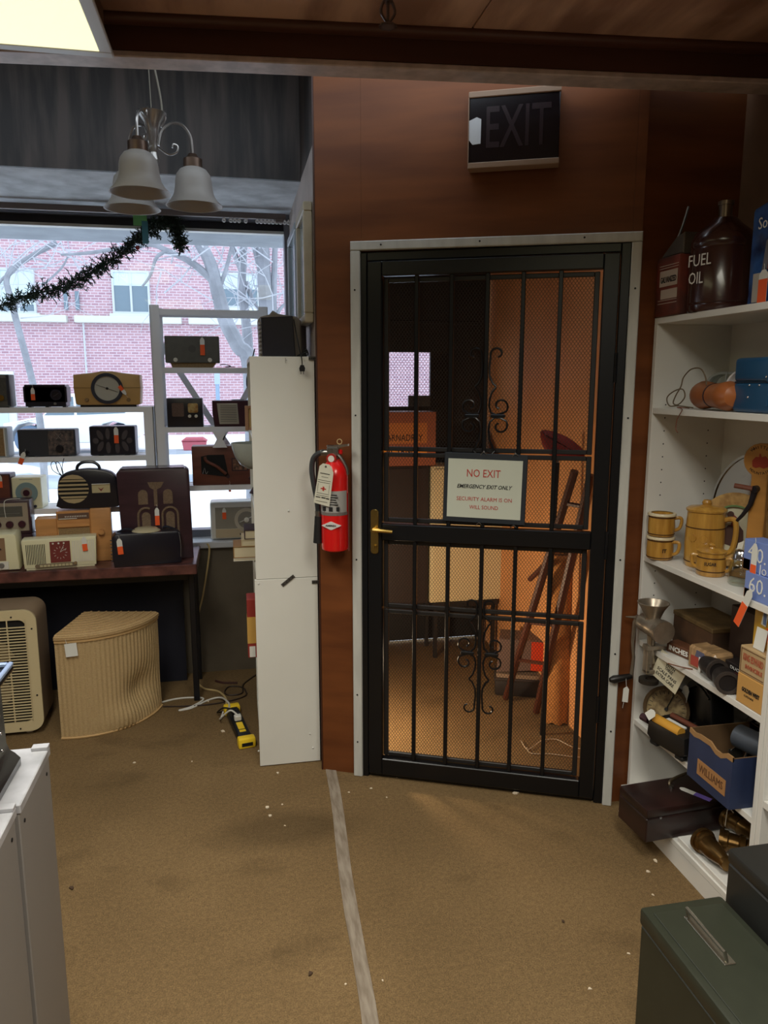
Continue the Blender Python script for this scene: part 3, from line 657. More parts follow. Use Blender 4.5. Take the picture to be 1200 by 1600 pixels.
# R8 handled black radio on top of it
t, w, h = radio('black rounded radio with carrying handle and slatted cream speaker on blond radio', 92, 187, 733, 789, 3.735, 3, R10top + .002)
hb = [(-w * .46, 0), (w * .46, 0), (w * .5, h * .25), (w * .49, h * .6), (w * .44, h * .82), (w * .3, h * .94), (0, h * 1.0), (-w * .3, h * .94), (-w * .44, h * .82), (-w * .49, h * .6), (-w * .5, h * .25)]
hb2 = [tuple(p.xz) for p in smooth([(a, 0, b) for a, b in hb], 3, True)]
G().prism(hb2, 0, .072, bev=.008, seg=2).done('body', 'r_black', t)
G().prism([(x * .96, .004 + z * .97) for x, z in hb2], .071, .09, bev=.004).done('back_shell', mat('r_backshell', (92, 90, 98), .4), t)
g = G()
for i in range(7):
    zc = h * .5 + (i - 3) * h * .105; hz = h * (.06 if i in (0, 6) else .024); rr = h * .37
    za, zb_ = zc - hz, zc + hz
    if i == 0: za = h * .5 - rr
    if i == 6: zb_ = h * .5 + rr
    pts = []
    for k in range(6):
        zz = za + (zb_ - za) * k / 5; pts.append((-w * .24 + math.sqrt(max(0, rr * rr - (zz - h * .5) ** 2)), zz))
    for k in range(5, -1, -1):
        zz = za + (zb_ - za) * k / 5; pts.append((-w * .24 - math.sqrt(max(0, rr * rr - (zz - h * .5) ** 2)) - .0001, zz))
    g.prism(pts, -.004, .0005)
g.done('speaker_slats', mat('r_slatcream', (176, 156, 118), .5), t)
G().prism(disc(h * .36, 28, -w * .24, h * .5), -.001, .001).done('speaker_opening', 'dark_gap', t)
face(t, 'dial_plate', 'r_dialface', w * .06, w * .36, h * .38, h * .6); face(t, 'dial_edge', 'r_ivory', w * .06, w * .36, h * .6, h * .62, -.008); G().prism([(w * .16, h * .52), (w * .21, h * .42), (w * .26, h * .52), (w * .21, h * .48)], -.003, -.001).done('dial_mark', 'r_reddial', t)
G().tube(smooth([(-w * .19, .05, h * .95), (-w * .17, .05, h * 1.06), (-w * .1, .05, h * 1.14), (0, .05, h * 1.16), (w * .1, .05, h * 1.14), (w * .17, .05, h * 1.06), (w * .19, .05, h * .95)], 4), .0075, 8).done('handle', 'r_black', t)
# R9 tall dark console radio
t, w, h = radio('tall dark purple brown radio cabinet with arched grille at the table end', 190, 303, 733, 866, 3.70, 4, TZ)
cab = [(-w / 2 + .012, 0), (w / 2, 0), (w * .485, h * .97), (w * .44, h), (-w * .46, h), (-w / 2, h * .96)]
G().prism(cab, 0, .125, bev=.005, seg=2).done('cabinet', 'r_darkwood', t); G().box(-w * .44, w * .42, .0, .12, h, h + .006, .002).done('top_cap', mat('r_topcap', (84, 76, 84), .25), t)
cl = 'r_cloth'
def arch(x, z0, z1, rw, name='grille_opening', y=-.002): G().prism([(x - rw, z0), (x + rw, z0)] + [(x + rw * math.cos(R(a)), z1 + rw * math.sin(R(a))) for a in range(0, 181, 20)], y, .003).done(name, cl, t)
G().prism([(-.03, h * .86), (.045, h * .86), (.03, h * .8), (.012, h * .78), (.012, h * .6), (-.004, h * .6), (-.004, h * .78), (-.02, h * .8)], -.002, .003).done('grille_opening', cl, t)
arch(-w * .16, h * .62, h * .73, .022); arch(w * .18, h * .62, h * .73, .022); arch(-w * .13, h * .25, h * .49, .020); arch(w * .20, h * .25, h * .49, .020)
for sx, a0, a1 in ((-w * .13, 180, 60), (w * .20, 180, 0)):
    R0 = .036
    pts = [(sx + R0 * math.cos(R(a)), -.001, h * .5 + R0 * math.sin(R(a))) for a in range(a0, a1 - 1, -20)]
    pts = [(pts[0][0], -.001, h * .28)] + pts + ([(pts[-1][0], -.001, h * .28)] if a1 == 0 else [])
    G().tube(pts, .006, 6).done('grille_rib', cl, t)
price_tag(t, w * .02, h * .58, -.006, .085, .021, sticker=.55)
# R14 black ribbed portable in front of it
t, w, h = radio('black ribbed portable radio with gilt oval top dial in front of tall cabinet', 178, 286, 832, 880, 3.592, 9, TZ)
body = [(-w / 2 + .006, 0), (w / 2 - .004, 0), (w / 2, h * .3), (w / 2 - .004, h * .92), (w * .44, h), (-w * .44, h), (-w / 2, h * .9), (-w / 2 - .002, h * .3)]
G().prism(body, 0, .09, bev=.008, seg=2).done('body', 'r_black', t)
g = G()
for k in range(7): g.box(-w * .5, w * .34, -.007, .002, h * (.16 + .105 * k), h * (.16 + .105 * k) + .0045, .001)
g.done('ribs', 'r_black', t)
G().at((0, .055, h)).lathe([(.0, .014), (.05, .012), (.062, .004), (.066, 0)], 28).done('dial_dome', mat('r_gilt', (186, 174, 140), .35), t).scale = (1, 1, 1)
bpy.data.objects[t.children[-1].name].data.transform(Matrix.Translation((0, .055, 0)) @ Matrix.Diagonal((1.05, .55, 1, 1)) @ Matrix.Translation((0, -.055, 0)))
g = G()
for k in range(14):
    a = math.pi * (1.0 + k / 13); g.box(.055 * math.cos(a) - .0015, .055 * math.cos(a) + .0015, .055 + .026 * math.sin(a) - .004, .055 + .026 * math.sin(a) + .004, h + .006, h + .011)
g.done('dial_figures', 'r_black', t)
G().tube(smooth([(-w * .42, .06, h * .98), (-w * .30, .06, h + .012), (-w * .2, .06, h + .006)], 4), .006, 6).tube(smooth([(w * .42, .06, h * .98), (w * .30, .06, h + .012), (w * .24, .06, h + .006)], 4), .006, 6).done('handle', 'r_black', t)
G().tube(smooth([(w * .5 - .012, -.008, h * .96), (w * .5 - .006, -.01, h * .6), (w * .5 - .008, -.01, h * .2)], 5), .0012, 5).done('strap_wire', 'r_silver', t)
price_tag(t, -w * .40, h * .88, -.008, .075, .024, rot=-4)
# R13 cream clock radio
t, w, h = radio('cream clock radio with maroon clock face and push bar at the table front', 38, 153, 841, 887, 3.615, 8, TZ)
G().prism([(-w / 2 + .006, .006), (w / 2 - .006, .006), (w / 2, h * .98), (w * .47, h), (-w * .48, h), (-w / 2, h * .96)], 0, .085, bev=.005, seg=2).box(-w / 2 + .014, w / 2 - .014, .004, .08, -.0, .008).done('body', 'r_cream', t)
slats(t, 'speaker_louvre', 'dark_gap', -w * .45, -w * .19, h * .18, h * .84, 12, -.0008, .001, .45, True)
slats(t, 'side_fluting', 'r_ivory', w * .16, w * .47, h * .18, h * .9, 12, -.002, .001, .5, True)
face(t, 'clock_face', 'r_reddial', -w * .13, w * .14, h * .2, h * .9, -.003)
g = G()
for k in range(12):
    a = k * math.pi / 6; g.at((w * .005 + .026 * math.cos(a), -.004, h * .52 + .026 * math.sin(a)), (0, -math.degrees(a), 0)).box(-.004, .004, 0, .001, -.0008, .0008)
g.at().tube([(w * .005, -.0045, h * .55), (w * .06, -.0045, h * .78)], .001, 4).tube([(w * .005, -.0045, h * .55), (w * .09, -.0045, h * .66)], .001, 4).done('clock_hands', 'r_ivory', t)
for k in (-.085, -.01, .06): knob(t, w * k, h * .84, .004, 'r_ivory', -.003, .006, 'button')
G().prism(rrect(w * .56, h * .12, h * .055, 4, -w * .06, h * .12), -.005, .001).done('push_bar', mat('r_bar', (120, 104, 84), .3), t); knob(t, w * .2, h * .15, .007, 'r_goldcloth')
slats(t, 'bar_keys', 'r_dialface', -w * .28, w * .16, h * .085, h * .155, 9, -.007, -.004, .8, True)
price_tag(t, w * .33, h * 1.0, -.006, .066, .022, rot=-4)
# R12 cream set at the left edge
t, w, h = radio('cream tabletop radio with brown face cut by the left picture edge', -60, 30, 836, 884, 3.60, 4, TZ)
G().prism([(-w / 2, 0), (w / 2, 0.004), (w / 2 - .006, h * .94), (w * .44, h), (-w / 2, h)], 0, .13, bev=.006, seg=2).done('body', 'r_cream', t)
face(t, 'front_panel', mat('r_brownface', (142, 112, 84), .5), -w * .4, w * .28, h * .28, h * .9); face(t, 'front_border', 'r_ivory', -w * .42, w * .32, h * .05, h * .26, -.006); knob(t, w * .2, h * .16, .012, 'r_silver'); knob(t, -w * .1, h * .16, .012, 'r_silver')
g = G()
for a, b in ((-.1, .7), (.05, .5), (.14, .75), (.2, .6), (0, .82)): g.cyl((w * a, -.003, h * b), (w * a, -.0045, h * b), .004)
g.done('dial_dots', 'r_darkwood', t); G().cyl((w * .15, .02, -.002), (w * .15, .02, .004), .006).done('foot', 'r_ivory', t)
# R11 brown set with three knobs behind, on a dark box
bxp, bw, bh = place(-60, 54, 838, 872, 3.74)
bx = tag(G().box(-bw / 2, bw / 2, 0, .085, 0, px(0, 836, Y=3.74).z - TZ, .003).done('storage_box', 'r_darkwood', None, loc=(bxp.x, 3.74, TZ)), 'dark brown box under the three knob radio at the left picture edge', 'box')
t, w, h = radio('brown radio with cream front, glass dial and three dark knobs in a row', -50, 50, 782, 832, 3.735, 2, px(0, 836, Y=3.74).z + .001)
G().box(-w / 2, w / 2, 0, .085, 0, h, .006, 2).done('body', 'r_darkwood', t); face(t, 'front_panel', mat('r_putty', (156, 142, 124), .4), -w / 2 + .012, w / 2 - .01, .016, h - .014, -.004); face(t, 'dial_window', mat('r_dialbar', (92, 90, 84), .1), -w * .35, w * .38, h * .52, h * .82, -.006)
G().tube([(-w * .3, -.007, h * .6), (w * .34, -.007, h * .62)], .0015, 4).done('dial_rule', 'r_silver', t)
for k in (-.02, .17, .36): knob(t, w * k, h * .3, .0165, 'r_maroon', -.004, .014)
G().tube(smooth([(w * .12, -.009, h * .5), (w * .11, -.012, h * .8), (w * .14, -.006, h * 1.01), (w * .34, .02, h * 1.015)], 5), .0016, 5).done('cord', 'cord_white', t)
# right rack ---------------------------------------------------
RY = RRY + .02
t, w, h = radio('grey flat fronted radio with two white knobs on top shelf of tall rack', 259, 344, 525, 575, RY, 0, zR[1] + .001)
G().box(-w / 2, w / 2, 0, .09, h * .16, h, .003).done('body', mat('r_pewter', (92, 90, 84), .45, var=.15, scale=30), t); G().prism([(-w * .41, h * .16), (w * .43, h * .16), (w * .36, 0), (-w * .38, 0)], .01, .08).done('base', 'r_goldcloth', t)
for s in (-.31, .32): knob(t, w * s, h * .25, .0105, 'r_ivory')
G().prism(disc(.018, 20, 0, h * .6), -.0015, .001).done('emblem', mat('r_emblem', (78, 76, 72), .5), t); price_tag(t, w * .19, h * .95, -.005, .085, .022, sticker=.6)
G().tube(smooth([(w * .5, .05, h * .1), (w * .58, .03, h * .12), (w * .7, .04, .01), (w * .6, .05, .006), (w * .78, .03, .006)], 5), .002, 5).done('cord', 'cord_black', t)
t, w, h = radio('small black radio with brown square grille and two white knobs on middle shelf', 262, 318, 622, 669, RY, 0, zR[2] + .001)
G().box(-w / 2, w / 2, 0, .1, 0, h, .004, 2).done('body', 'r_black', t); G().prism(rrect(w * .33, h * .46, .006, 3, -w * .19, h * .6), -.003, .002).done('grille_cloth', mat('r_browncloth', (104, 82, 70), .8, var=.2, scale=200), t); G().prism(rrect(w * .28, h * .32, .007, 3, w * .23, h * .66), -.003, .002).done('dial', mat('r_dialamber', (198, 176, 120), .4, var=.4, scale=60, c2=(150, 100, 40)), t)
for s in (.13, .31): knob(t, w * s, h * .38, .008, 'r_ivory')
t, w, h = radio('maroon radio with cream slatted grille on the middle shelf of tall rack', 333, 398, 626, 669, RY, 0, zR[2] + .001)
G().prism([(-w * .46, 0), (w / 2, 0), (w / 2, h), (-w / 2, h), (-w / 2, h * .5)], 0, .11, bev=.003).done('body', 'r_maroon', t); G().prism([(-w * .39, h * .9), (w * .1, h * .9), (w * .13, h * .1), (-w * .34, h * .1)], -.003, .002, bev=.002).done('grille_panel', mat('r_grillegrey', (176, 168, 150), .5), t)
slats(t, 'grille_slots', 'r_black', -w * .31, w * .08, h * .18, h * .84, 10, -.0036, -.001, .22); G().at((w * .12, .05, h)).ring((0, 0), .028, .033, -.002, .002).done('loop_antenna', 'r_silver', t)
t.children[-1].rotation_euler = (R(90), 0, 0); t.children[-1].location = (w * .12, .05, h + .003); t.children[-1].data.transform(Matrix.Translation((-w * .12, -.05, -h)))
price_tag(t, w * .36, h * .72, -.006, .07, .02, sticker=.55)
t, w, h = radio('brown wooden radio with broken open grille on the lower rack shelf', 302, 402, 697, 760, RY, 0, zR[3] + .001)
G().box(-w / 2, w / 2, 0, .12, 0, h, .004, 2).done('body', 'r_wood', t); G().prism([(-w * .36, h * .3), (-w * .36, h * .74), (-w * .25, h * .78), (.0, h * .78), (.02, h * .2)], -.002, .002).done('grille_opening', 'dark_gap', t)
G().tube(smooth([(-w * .30, -.004, h * .74), (-w * .27, -.006, h * .62), (-w * .12, -.006, h * .48), (w * .02, -.004, h * .28)], 5), .0085, 8).done('carved_rib', 'r_wood', t)
face(t, 'dial_panel', mat('r_checker', (150, 108, 84), .5, var=.6, scale=70, c2=(60, 44, 36)), w * .13, w * .35, h * .38, h * .66); face(t, 'dial_border', 'r_darkwood', w * .11, w * .37, h * .35, h * .69, -.0008)
knob(t, w * .05, h * .22, .009, 'r_darkwood'); knob(t, w * .4, h * .16, .009, 'r_darkwood'); G().tube(smooth([(-w * .34, -.004, h * .3), (-w * .31, -.006, h * .45), (-w * .29, -.006, h * .3), (-w * .26, -.006, h * .36)], 4), .0016, 5).done('loose_wire', 'r_silver', t)
price_tag(t, w * .07, .004, -.004, .04, .012, sticker=.7)
t, w, h = radio('ivory radio with round dial and pewter face standing on the window sill', 330, 408, 784, 841, 4.035, 0, .736)
G().box(-w / 2, w / 2, 0, .12, .004, h, .012, 3).done('body', 'r_ivory', t); face(t, 'face_plate', mat('r_faceplate', (150, 144, 130), .4), -w * .4, w * .5, h * .3, h * .86); face(t, 'lower_plate', mat('r_lowplate', (190, 172, 140), .4), -w * .4, w * .5, h * .06, h * .29, -.003)
G().ring((w * .22, h * .52), .046, .064, -.006, .002, 40).done('dial_bezel', mat('r_bezel', (186, 176, 156), .35), t); G().cyl((w * .22, .0, h * .52), (w * .22, -.004, h * .52), .047, n=36).done('dial', mat('r_dialgrey', (134, 128, 118), .3), t); knob(t, w * .22, h * .52, .013, 'r_ivory', -.004); G().tube([(w * .08, -.008, h * .46), (w * .36, -.008, h * .62)], .0016, 5).done('pointer', 'r_silver', t)
knob(t, w * .10, h * .15, .006, 'r_darkwood'); price_tag(t, -w * .22, h * .85, -.006, .06, .02, sticker=.6)
# ---------------------------------------------------------------- white shelf unit end-on, right of the window
ux0, ux1, uy, uz = .062, .306, 2.925, 1.668
us = thing('shelf_unit', 'white open shelf unit seen end on beside the wooden wall strip', 'shelf', ((ux0 + ux1) / 2, uy + .3, 0))
hw = (ux1 - ux0) / 2; wl = MATS['white_laminate']; zs = px(400, 906, Y=uy).z
cxm = (ux0 + ux1) / 2
G().box(-hw, hw, -.3, -.282, zs + .001, uz, .001).done('end_panel', wl, us); G().box(-hw - .006, hw, -.302, -.284, 0.004, zs - .001, .001).done('end_panel', wl, us)
G().box(-hw, hw, .282, .3, 0.0, uz).done('end_panel', wl, us); G().box(hw - .008, hw, -.282, .282, 0, uz).done('back_panel', wl, us)
for z in (.02, .42, .80, 1.08, 1.36, uz - .016):
    G().box(-hw, hw - .008, -.2815, .2815, z - .002, z + .016).done('shelf_board', wl, us)
bkt = mat('zinc_bracket', (98, 96, 92), .4, metal=.7)
def plate(x, y, rot, L_=.055):
    p = px(x, y, Y=uy) - Vector((cxm, uy + .3, 0)); g = G().at((p.x, -.303, p.z), (0, rot, 0)).box(-L_ / 2, L_ / 2, -.002, 0, -.007, .007).done('mending_plate', bkt, us)
    h = G()
    for k in (-.36, -.12, .12, .36): h.at((p.x, -.303, p.z), (0, rot, 0)).cyl((k * L_, -.003, 0), (k * L_, -.0018, 0), .0025, n=8)
    h.done('screw_holes', 'ink_black', us, kind='stuff')
plate(450, 907, -38, .062); plate(493, 909, 0, .03); plate(488, 560, 0, .03)
g = G()
for x, y in ((404, 1173), (489, 1168), (404, 912), (484, 1146), (451, 798)): 
    p = px(x, y, Y=uy) - Vector((cxm, uy + .3, 0)); g.sph((p.x, -.3025, p.z), .004, .0025, .004, 6)
g.done('screw_caps', 'white_paint', us, kind='stuff')
hk = px(446, 564, Y=uy) - Vector((cxm, uy + .3, 0)); G().tube([(hk.x, -.304, hk.z + .012), (hk.x, -.306, hk.z - .008)], .001, 5).tube([(hk.x, -.304, hk.z + .002), (hk.x + .006, -.304, hk.z + .004)], .001, 5).done('wire_hook', 'steel', us)
# radio on its top, back turned to the room
t, w, h = radio('dark radio with its back turned and plug dangling on white shelf unit', 404, 474, 492, 554, 3.02, 0, uz + .001)
t['group'] = RG
shell = [(-w * .46, 0), (w * .5, 0), (w * .49, h * .9), (w * .4, h), (-w * .02, h * 1.06), (-w * .14, h * 1.14), (-w * .22, h * 1.04), (-w * .42, h * .98), (-w * .48, h * .9)]
G().prism([(x, z) for x, z in shell], .06, .16, bev=.006).done('cabinet', mat('r_taupecase', (134, 122, 108), .5), t); G().prism([(-w * .40, .004), (w * .33, .004), (w * .28, h * .98), (-w * .43, h * .93)], 0, .058, bev=.003).done('back_cover', 'r_black', t)
slats(t, 'side_fins', 'r_silver', -w * .47, -w * .42, .01, h * .85, 8, .0, .05, .5)
G().tube(smooth([(w * .3, -.003, h * .9), (w * .36, -.006, h * .5), (w * .40, -.05, .02), (w * .40, -.115, -.004), (w * .41, -.118, -.02), (w * .41, -.118, -.034)], 5), .0022, 6).done('cord', 'cord_black', t)
G().at((w * .41, -.118, -.045)).prism([(-.006, .012), (.006, .012), (.011, 0), (.009, -.012), (-.009, -.012), (-.011, 0)], -.006, .006, bev=.002).box(-.006, -.004, -.002, .002, -.022, -.012).box(.004, .006, -.002, .002, -.022, -.012).done('plug', 'black_rubber', t)
cz = tag(G().tube(smooth([(.262, 3.0, uz + .006), (.28, 2.99, uz + .03), (.292, 3.02, uz + .012), (.275, 3.05, uz + .008), (.25, 3.01, uz + .006), (.285, 2.98, uz + .02), (.27, 3.04, uz + .006)], 6), .003, 6).done('coiled_cable', 'cord_black'), 'short black cord bunched on the white shelf unit beside the dark radio', 'cord')
tb_ = tag(G().cyl((.276, 3.16, uz + .002), (.276, 3.16, uz + .13), .024, n=20).done('grey_tube', mat('grey_tube', (120, 112, 116), .5)), 'upright grey tube standing on the white shelf unit below the frames', 'tube')
# things that stick out of the unit's open side
def onshelf(name, label, cat, x0, y, x1, z0, z1, dy, m, bev=.002):
    t = thing(name, label, cat, (x0, y, z0)); G().box(0, x1 - x0, 0, dy, 0, z1 - z0, bev).done('body', m, t); return t
p = px(384, 690, Y=3.12); q = px(384, 634, Y=3.12)
t = thing('picture_frame', 'wooden framed picture back with torn label jutting from shelf unit', 'picture frame', (p.x, 3.12, 1.378)); hq = q.z - 1.378
G().box(0, .015, 0, .02, 0, hq, .002).box(.015, .2, 0, .02, hq - .012, hq, .002).box(.015, .2, 0, .02, 0, .012, .002).done('frame_side', mat('frame_brown', (150, 112, 84), .5), t)
G().box(.015, .2, .006, .014, .012, hq - .012).done('backing_card', mat('kraft_card', (168, 138, 88), .7), t); G().box(.03, .2, .003, .0055, .016, .07).done('torn_label', 'tag_white', t); G().box(.045, .08, .003, .0055, .09, .125).done('dark_label', 'r_darkwood', t)
p = px(362, 676, Y=3.25)
t = thing('lamp_shade', 'pale green glass bowl shade with a black plug hanging against it', 'lamp shade', (p.x + .11, 3.22, 1.205))
n = 28; prof = [(.015, 0), (.05, .006), (.08, .025), (.1, .055), (.112, .095), (.115, .115)]
G().loft([[(r * math.cos(2 * math.pi * j / n), r * math.sin(2 * math.pi * j / n) * .8, z) for j in range(n)] for r, z in prof + [(r - .004, z) for r, z in prof[::-1][:-1]] + [(.012, .004)]], cap=True).done('bowl', mat('milk_glass', (168, 174, 168), .25, k=1.0), t)
G().cyl((0, 0, -.075), (0, 0, 0), .02).cyl((0, 0, -.10), (0, 0, -.075), .045, .03).done('stand', 'r_darkwood', t)
G().tube(smooth([(.0, -.11, .3), (.004, -.112, .2), (-.0, -.108, .10), (-.006, -.105, .06)], 5), .0018, 5).box(-.016, -.008, -.11, -.104, .035, .065).box(-.001, .005, -.112, -.106, .03, .06).done('cord', 'r_darkwood', t)
p = px(368, 896, Y=3.2)
st = .822
for i, (dx, dz, m, c2, lab, pg) in enumerate(((.0, .012, (210, 205, 190), 0, 'thin white paper bound book at the bottom of the pile in shelf unit', 1), (.0, .05, (150, 112, 66), 0, 'thick tan brown book in the pile at the shelf unit edge', 1), (.035, .028, (196, 178, 140), 0, 'cream book lying third in the pile in shelf unit', 1), (.048, .04, (52, 34, 42), 0, 'dark maroon book on top of the pile in shelf unit', 1))):
    t = thing('book', lab, 'book', (p.x + dx - .006, 3.16, st + .0005), 0, 'books in the white shelf unit')
    cm = mat('bookcover_%d' % i, m, .5)
    G().box(0, .2 - dx, 0, .15, 0, .003).box(0, .2 - dx, 0, .15, dz - .003, dz).box(0, .004, 0, .15, .003, dz - .003).done('cover', cm, t); G().box(.004, .197 - dx, .003, .147, .003, dz - .003).done('pages', mat('pages', (205, 192, 160), .8), t)
    st += dz + .001
p = px(383, 1012, Y=3.05)
t = thing('card_box', 'red and yellow card box with white label low in the shelf unit', 'box', (p.x + .012, 3.03, .437)); hb = px(383, 935, Y=3.05).z - .437
G().box(0, .14, 0, .1, 0, hb, .002).done('carton', mat('redbox', (150, 50, 42), .5), t); G().box(-.0008, .1, -.0008, .05, hb * .25, hb * .7).done('yellow_panel', mat('yellow_panel', (205, 160, 80), .5), t); G().box(.006, .03, -.002, -.0009, .004, hb * .2).done('label', 'tag_white', t)
# cords by the rack and wand
def cord(label, pts, r, m, name='loose_cable', k=6): return tag(G().tube(smooth(pts, k), r, 7).done(name, m), label, 'cord')
def fl(x, y, z=.004): return px(x, y, Z=z)
a = px(392, 560, Y=3.6)
cord('black cord looping from dark radio down behind the white shelf unit', [px(398, 545, Y=3.62), px(392, 570, Y=3.62), px(386, 590, Y=3.62), px(387, 606, Y=3.62), px(396, 612, Y=3.62), px(400, 640, Y=3.62)], .003, 'cord_black')
cord('coil of thin black cord hanging between the rack shelves above the handled radio', [px(x, y, Y=3.79) for x, y in ((100, 716), (97, 730), (99, 742), (92, 741), (82, 734), (80, 724), (86, 722), (92, 738), (98, 744), (94, 726), (88, 722), (90, 735), (99, 745))], .0018, 'cord_black')
# cream cord from the sill down to the yellow strip
cord('tan extension cord dropping from the table end to the yellow power strip', [px(322, 848, Y=4.01), px(327, 856, Y=3.99), px(325, 880, Y=3.98), px(317, 930, Y=3.97), px(309, 965, Y=3.97), px(304, 1000, Y=3.95), fl(303, 1052, .03), fl(316, 1074), fl(340, 1080), fl(352, 1090, .012), fl(354, 1101, .03)], .005, mat('cord_tan', (196, 172, 120), .5))
cord('white cord curving over the carpet from the hamper to the power strip', [fl(250, 1098), fl(275, 1092), fl(300, 1090), fl(318, 1092), fl(300, 1104), fl(280, 1110), fl(300, 1106), fl(325, 1094), fl(345, 1090, .015), fl(357, 1098, .04), fl(358, 1106, .05)], .0045, 'cord_white')
cord('thin brown black cord lying in loops near the low wall', [fl(255, 1104), fl(300, 1103), fl(345, 1098), fl(382, 1088), fl(383, 1078), fl(375, 1073), fl(358, 1073), fl(351, 1081), fl(358, 1086), fl(378, 1083), fl(380, 1070), fl(392, 1060), fl(405, 1052)], .004, mat('cord_brown', (52, 38, 30), .5))
cord('short dark red stub of cable lying by the low wall', [fl(337, 1064), fl(350, 1067), fl(371, 1067)], .007, mat('cable_red', (70, 40, 34), .5))
# yellow power strip
pa, pb2 = fl(361, 1112, 0), fl(387, 1170, 0); d = pb2 - pa; L_ = d.length
ps = thing('power_strip', 'black and yellow power strip with plugs on the carpet by shelf unit', 'power strip', (pa + pb2) / 2, math.degrees(math.atan2(d.y, d.x)))
yel = mat('strip_yellow', (225, 190, 40), .4, k=1.2); H = L_ / 2
G().box(-H + .02, H - .02, -.030, .030, 0, .036, .006, 2).done('body', 'black_plastic', ps)
for s in (-1, 1): G().box(min(s * H, s * (H - .045)), max(s * H, s * (H - .045)), -.038, .038, 0, .046, .008, 2).done('end_cap', yel, ps)
G().box(.005, .075, -.014, .014, .036, .0375).done('face_label', yel, ps); G().box(.085, .105, -.014, .014, .036, .0375).done('face_label', yel, ps)
G().box(H - .001, H + .001, -.024, .024, .012, .028).done('slot', 'dark_gap', ps)
for x in (-.10, -.06, -.02): G().box(x - .014, x + .014, -.016, .016, .036, .062, .004).done('plug', MATS['black_rubber'] if x < -.03 else MATS['cord_white'], ps)
G().tube(smooth([(-.02, 0, .06), (-.04, -.03, .08), (-.08, -.07, .03), (-.13, -.06, .006), (-.15, -.045, .03)], 5), .004, 6).done('lead', 'cord_white', ps); G().tube(smooth([(-.08, .0, .06), (-.10, -.05, .07), (-.17, -.07, .02), (-.21, -.02, .006)], 5), .004, 6).done('lead', 'cord_black', ps)
# ================================================================== floor things and the left foreground
# strip of worn grey tape over the carpet seam
t0, t1, t2, t3 = px(508, 1201, Z=.002), px(525, 1200, Z=.002), px(562, 1600, Z=.002), px(592, 1600, Z=.002)
n = 14; g = G(); rnd = random.Random(5); d0 = (t2 - t0); ex = 1.9
rings = []
for i in range(n + 1):
    f = ex * i / n; c = (t0 + t1) / 2 + ((t2 + t3) / 2 - (t0 + t1) / 2) * f; w = .0205 + rnd.uniform(-.001, .001)
    c.x += .004 * math.sin(i * 1.1)
    rings.append([(c.x - w, c.y, .0), (c.x + w, c.y, .0), (c.x + w, c.y, .003), (c.x - w, c.y, .003)])
tag(g.loft(rings).done('carpet_tape', mat('worn_tape', (150, 138, 122), .8, var=.3, scale=25, stretch=(3, .5, 1), c2=(122, 108, 92))), 'worn grey tape strip running over the brown carpet toward the door', 'tape')
# paper and plaster crumbs
chip = mat('paper_chip', (222, 205, 180), .8)
pts = [(805, 1240, .014), (865, 1215, .006), (968, 1268, .006), (348, 1143, .012), (325, 1096, .009), (418, 1262, .01), (441, 1257, .005), (422, 1275, .009), (434, 1208, .009), (445, 1290, .004), (545, 1238, .005), (580, 1232, .006), (604, 1246, .005), (485, 1522, .010), (921, 1545, .006), (982, 1490, .005), (880, 1440, .008), (1024, 1345, .009), (1012, 1362, .008), (540, 1538, .004), (598, 1532, .004), (1020, 1398, .005), (112, 1388, .010), (300, 1190, .005), (210, 1192, .008), (1000, 1260, .004), (620, 1215, .004), (690, 1222, .004), (770, 1232, .004)]
places = ['just below the middle of the barred door', 'under the lock rail end of the barred door', 'between the two smaller scraps beside the wooden case front', 'beside the yellow power strip', "near the table's black leg foot", 'left of the tape, largest of three shreds', 'left of the tape, smallest of three shreds', 'left of the tape, lowest of three shreds', 'close to the foot of the white shelf unit', 'alone left of the tape a step from the shelf unit', 'right of the tape end by the door casing', 'below the lock side corner of the door', "two hand widths below the barred door's left side", 'low down on the left of the tape, curled', 'on open carpet left of the green chest', 'on open carpet above the green chest corner', '', 'nearest the plinth of the bookcase, topmost', 'nearest the plinth of the bookcase, lower', 'right beside the tape, left edge and low', 'right beside the tape, right edge and low', "at the green chest's far corner", '', "in front of the hamper's right end", "in front of the hamper's left end", 'at the foot of the right door casing', 'under the second door bar from the left', 'under the third door bar from the left', 'under the fifth door bar from the left']
dark_at = {22: 'dark dry leaf crumb on carpet beside the white cabinets', 16: 'dark leaf crumb on open carpet in front of the green chest', 13: 'dark curled leaf crumb low on the carpet left of tape'}
for i, (x, y, r) in enumerate(pts):
    p = px(x, y, Z=.001); rr = random.Random(i); k = 5 + i % 4
    poly = [(r * (1.2 if j % 2 else .7) * math.cos(2 * math.pi * j / k) * rr.uniform(.7, 1.2), r * .7 * math.sin(2 * math.pi * j / k) * rr.uniform(.6, 1.2)) for j in range(k)]
    dark = i in (22, 16, 13)
    o = G().prism(poly, 0, r * .35, 'z').done('paper_scrap', mat('leaf_crumb', (70, 50, 32), .8) if dark else chip, None, loc=p, rot=(0, 0, rr.uniform(0, 180)))
    tag(o, dark_at[i] if dark else 'pale paper scrap on carpet ' + places[i], 'scrap', 'dark crumbs on the carpet' if dark else 'pale scraps on the carpet')
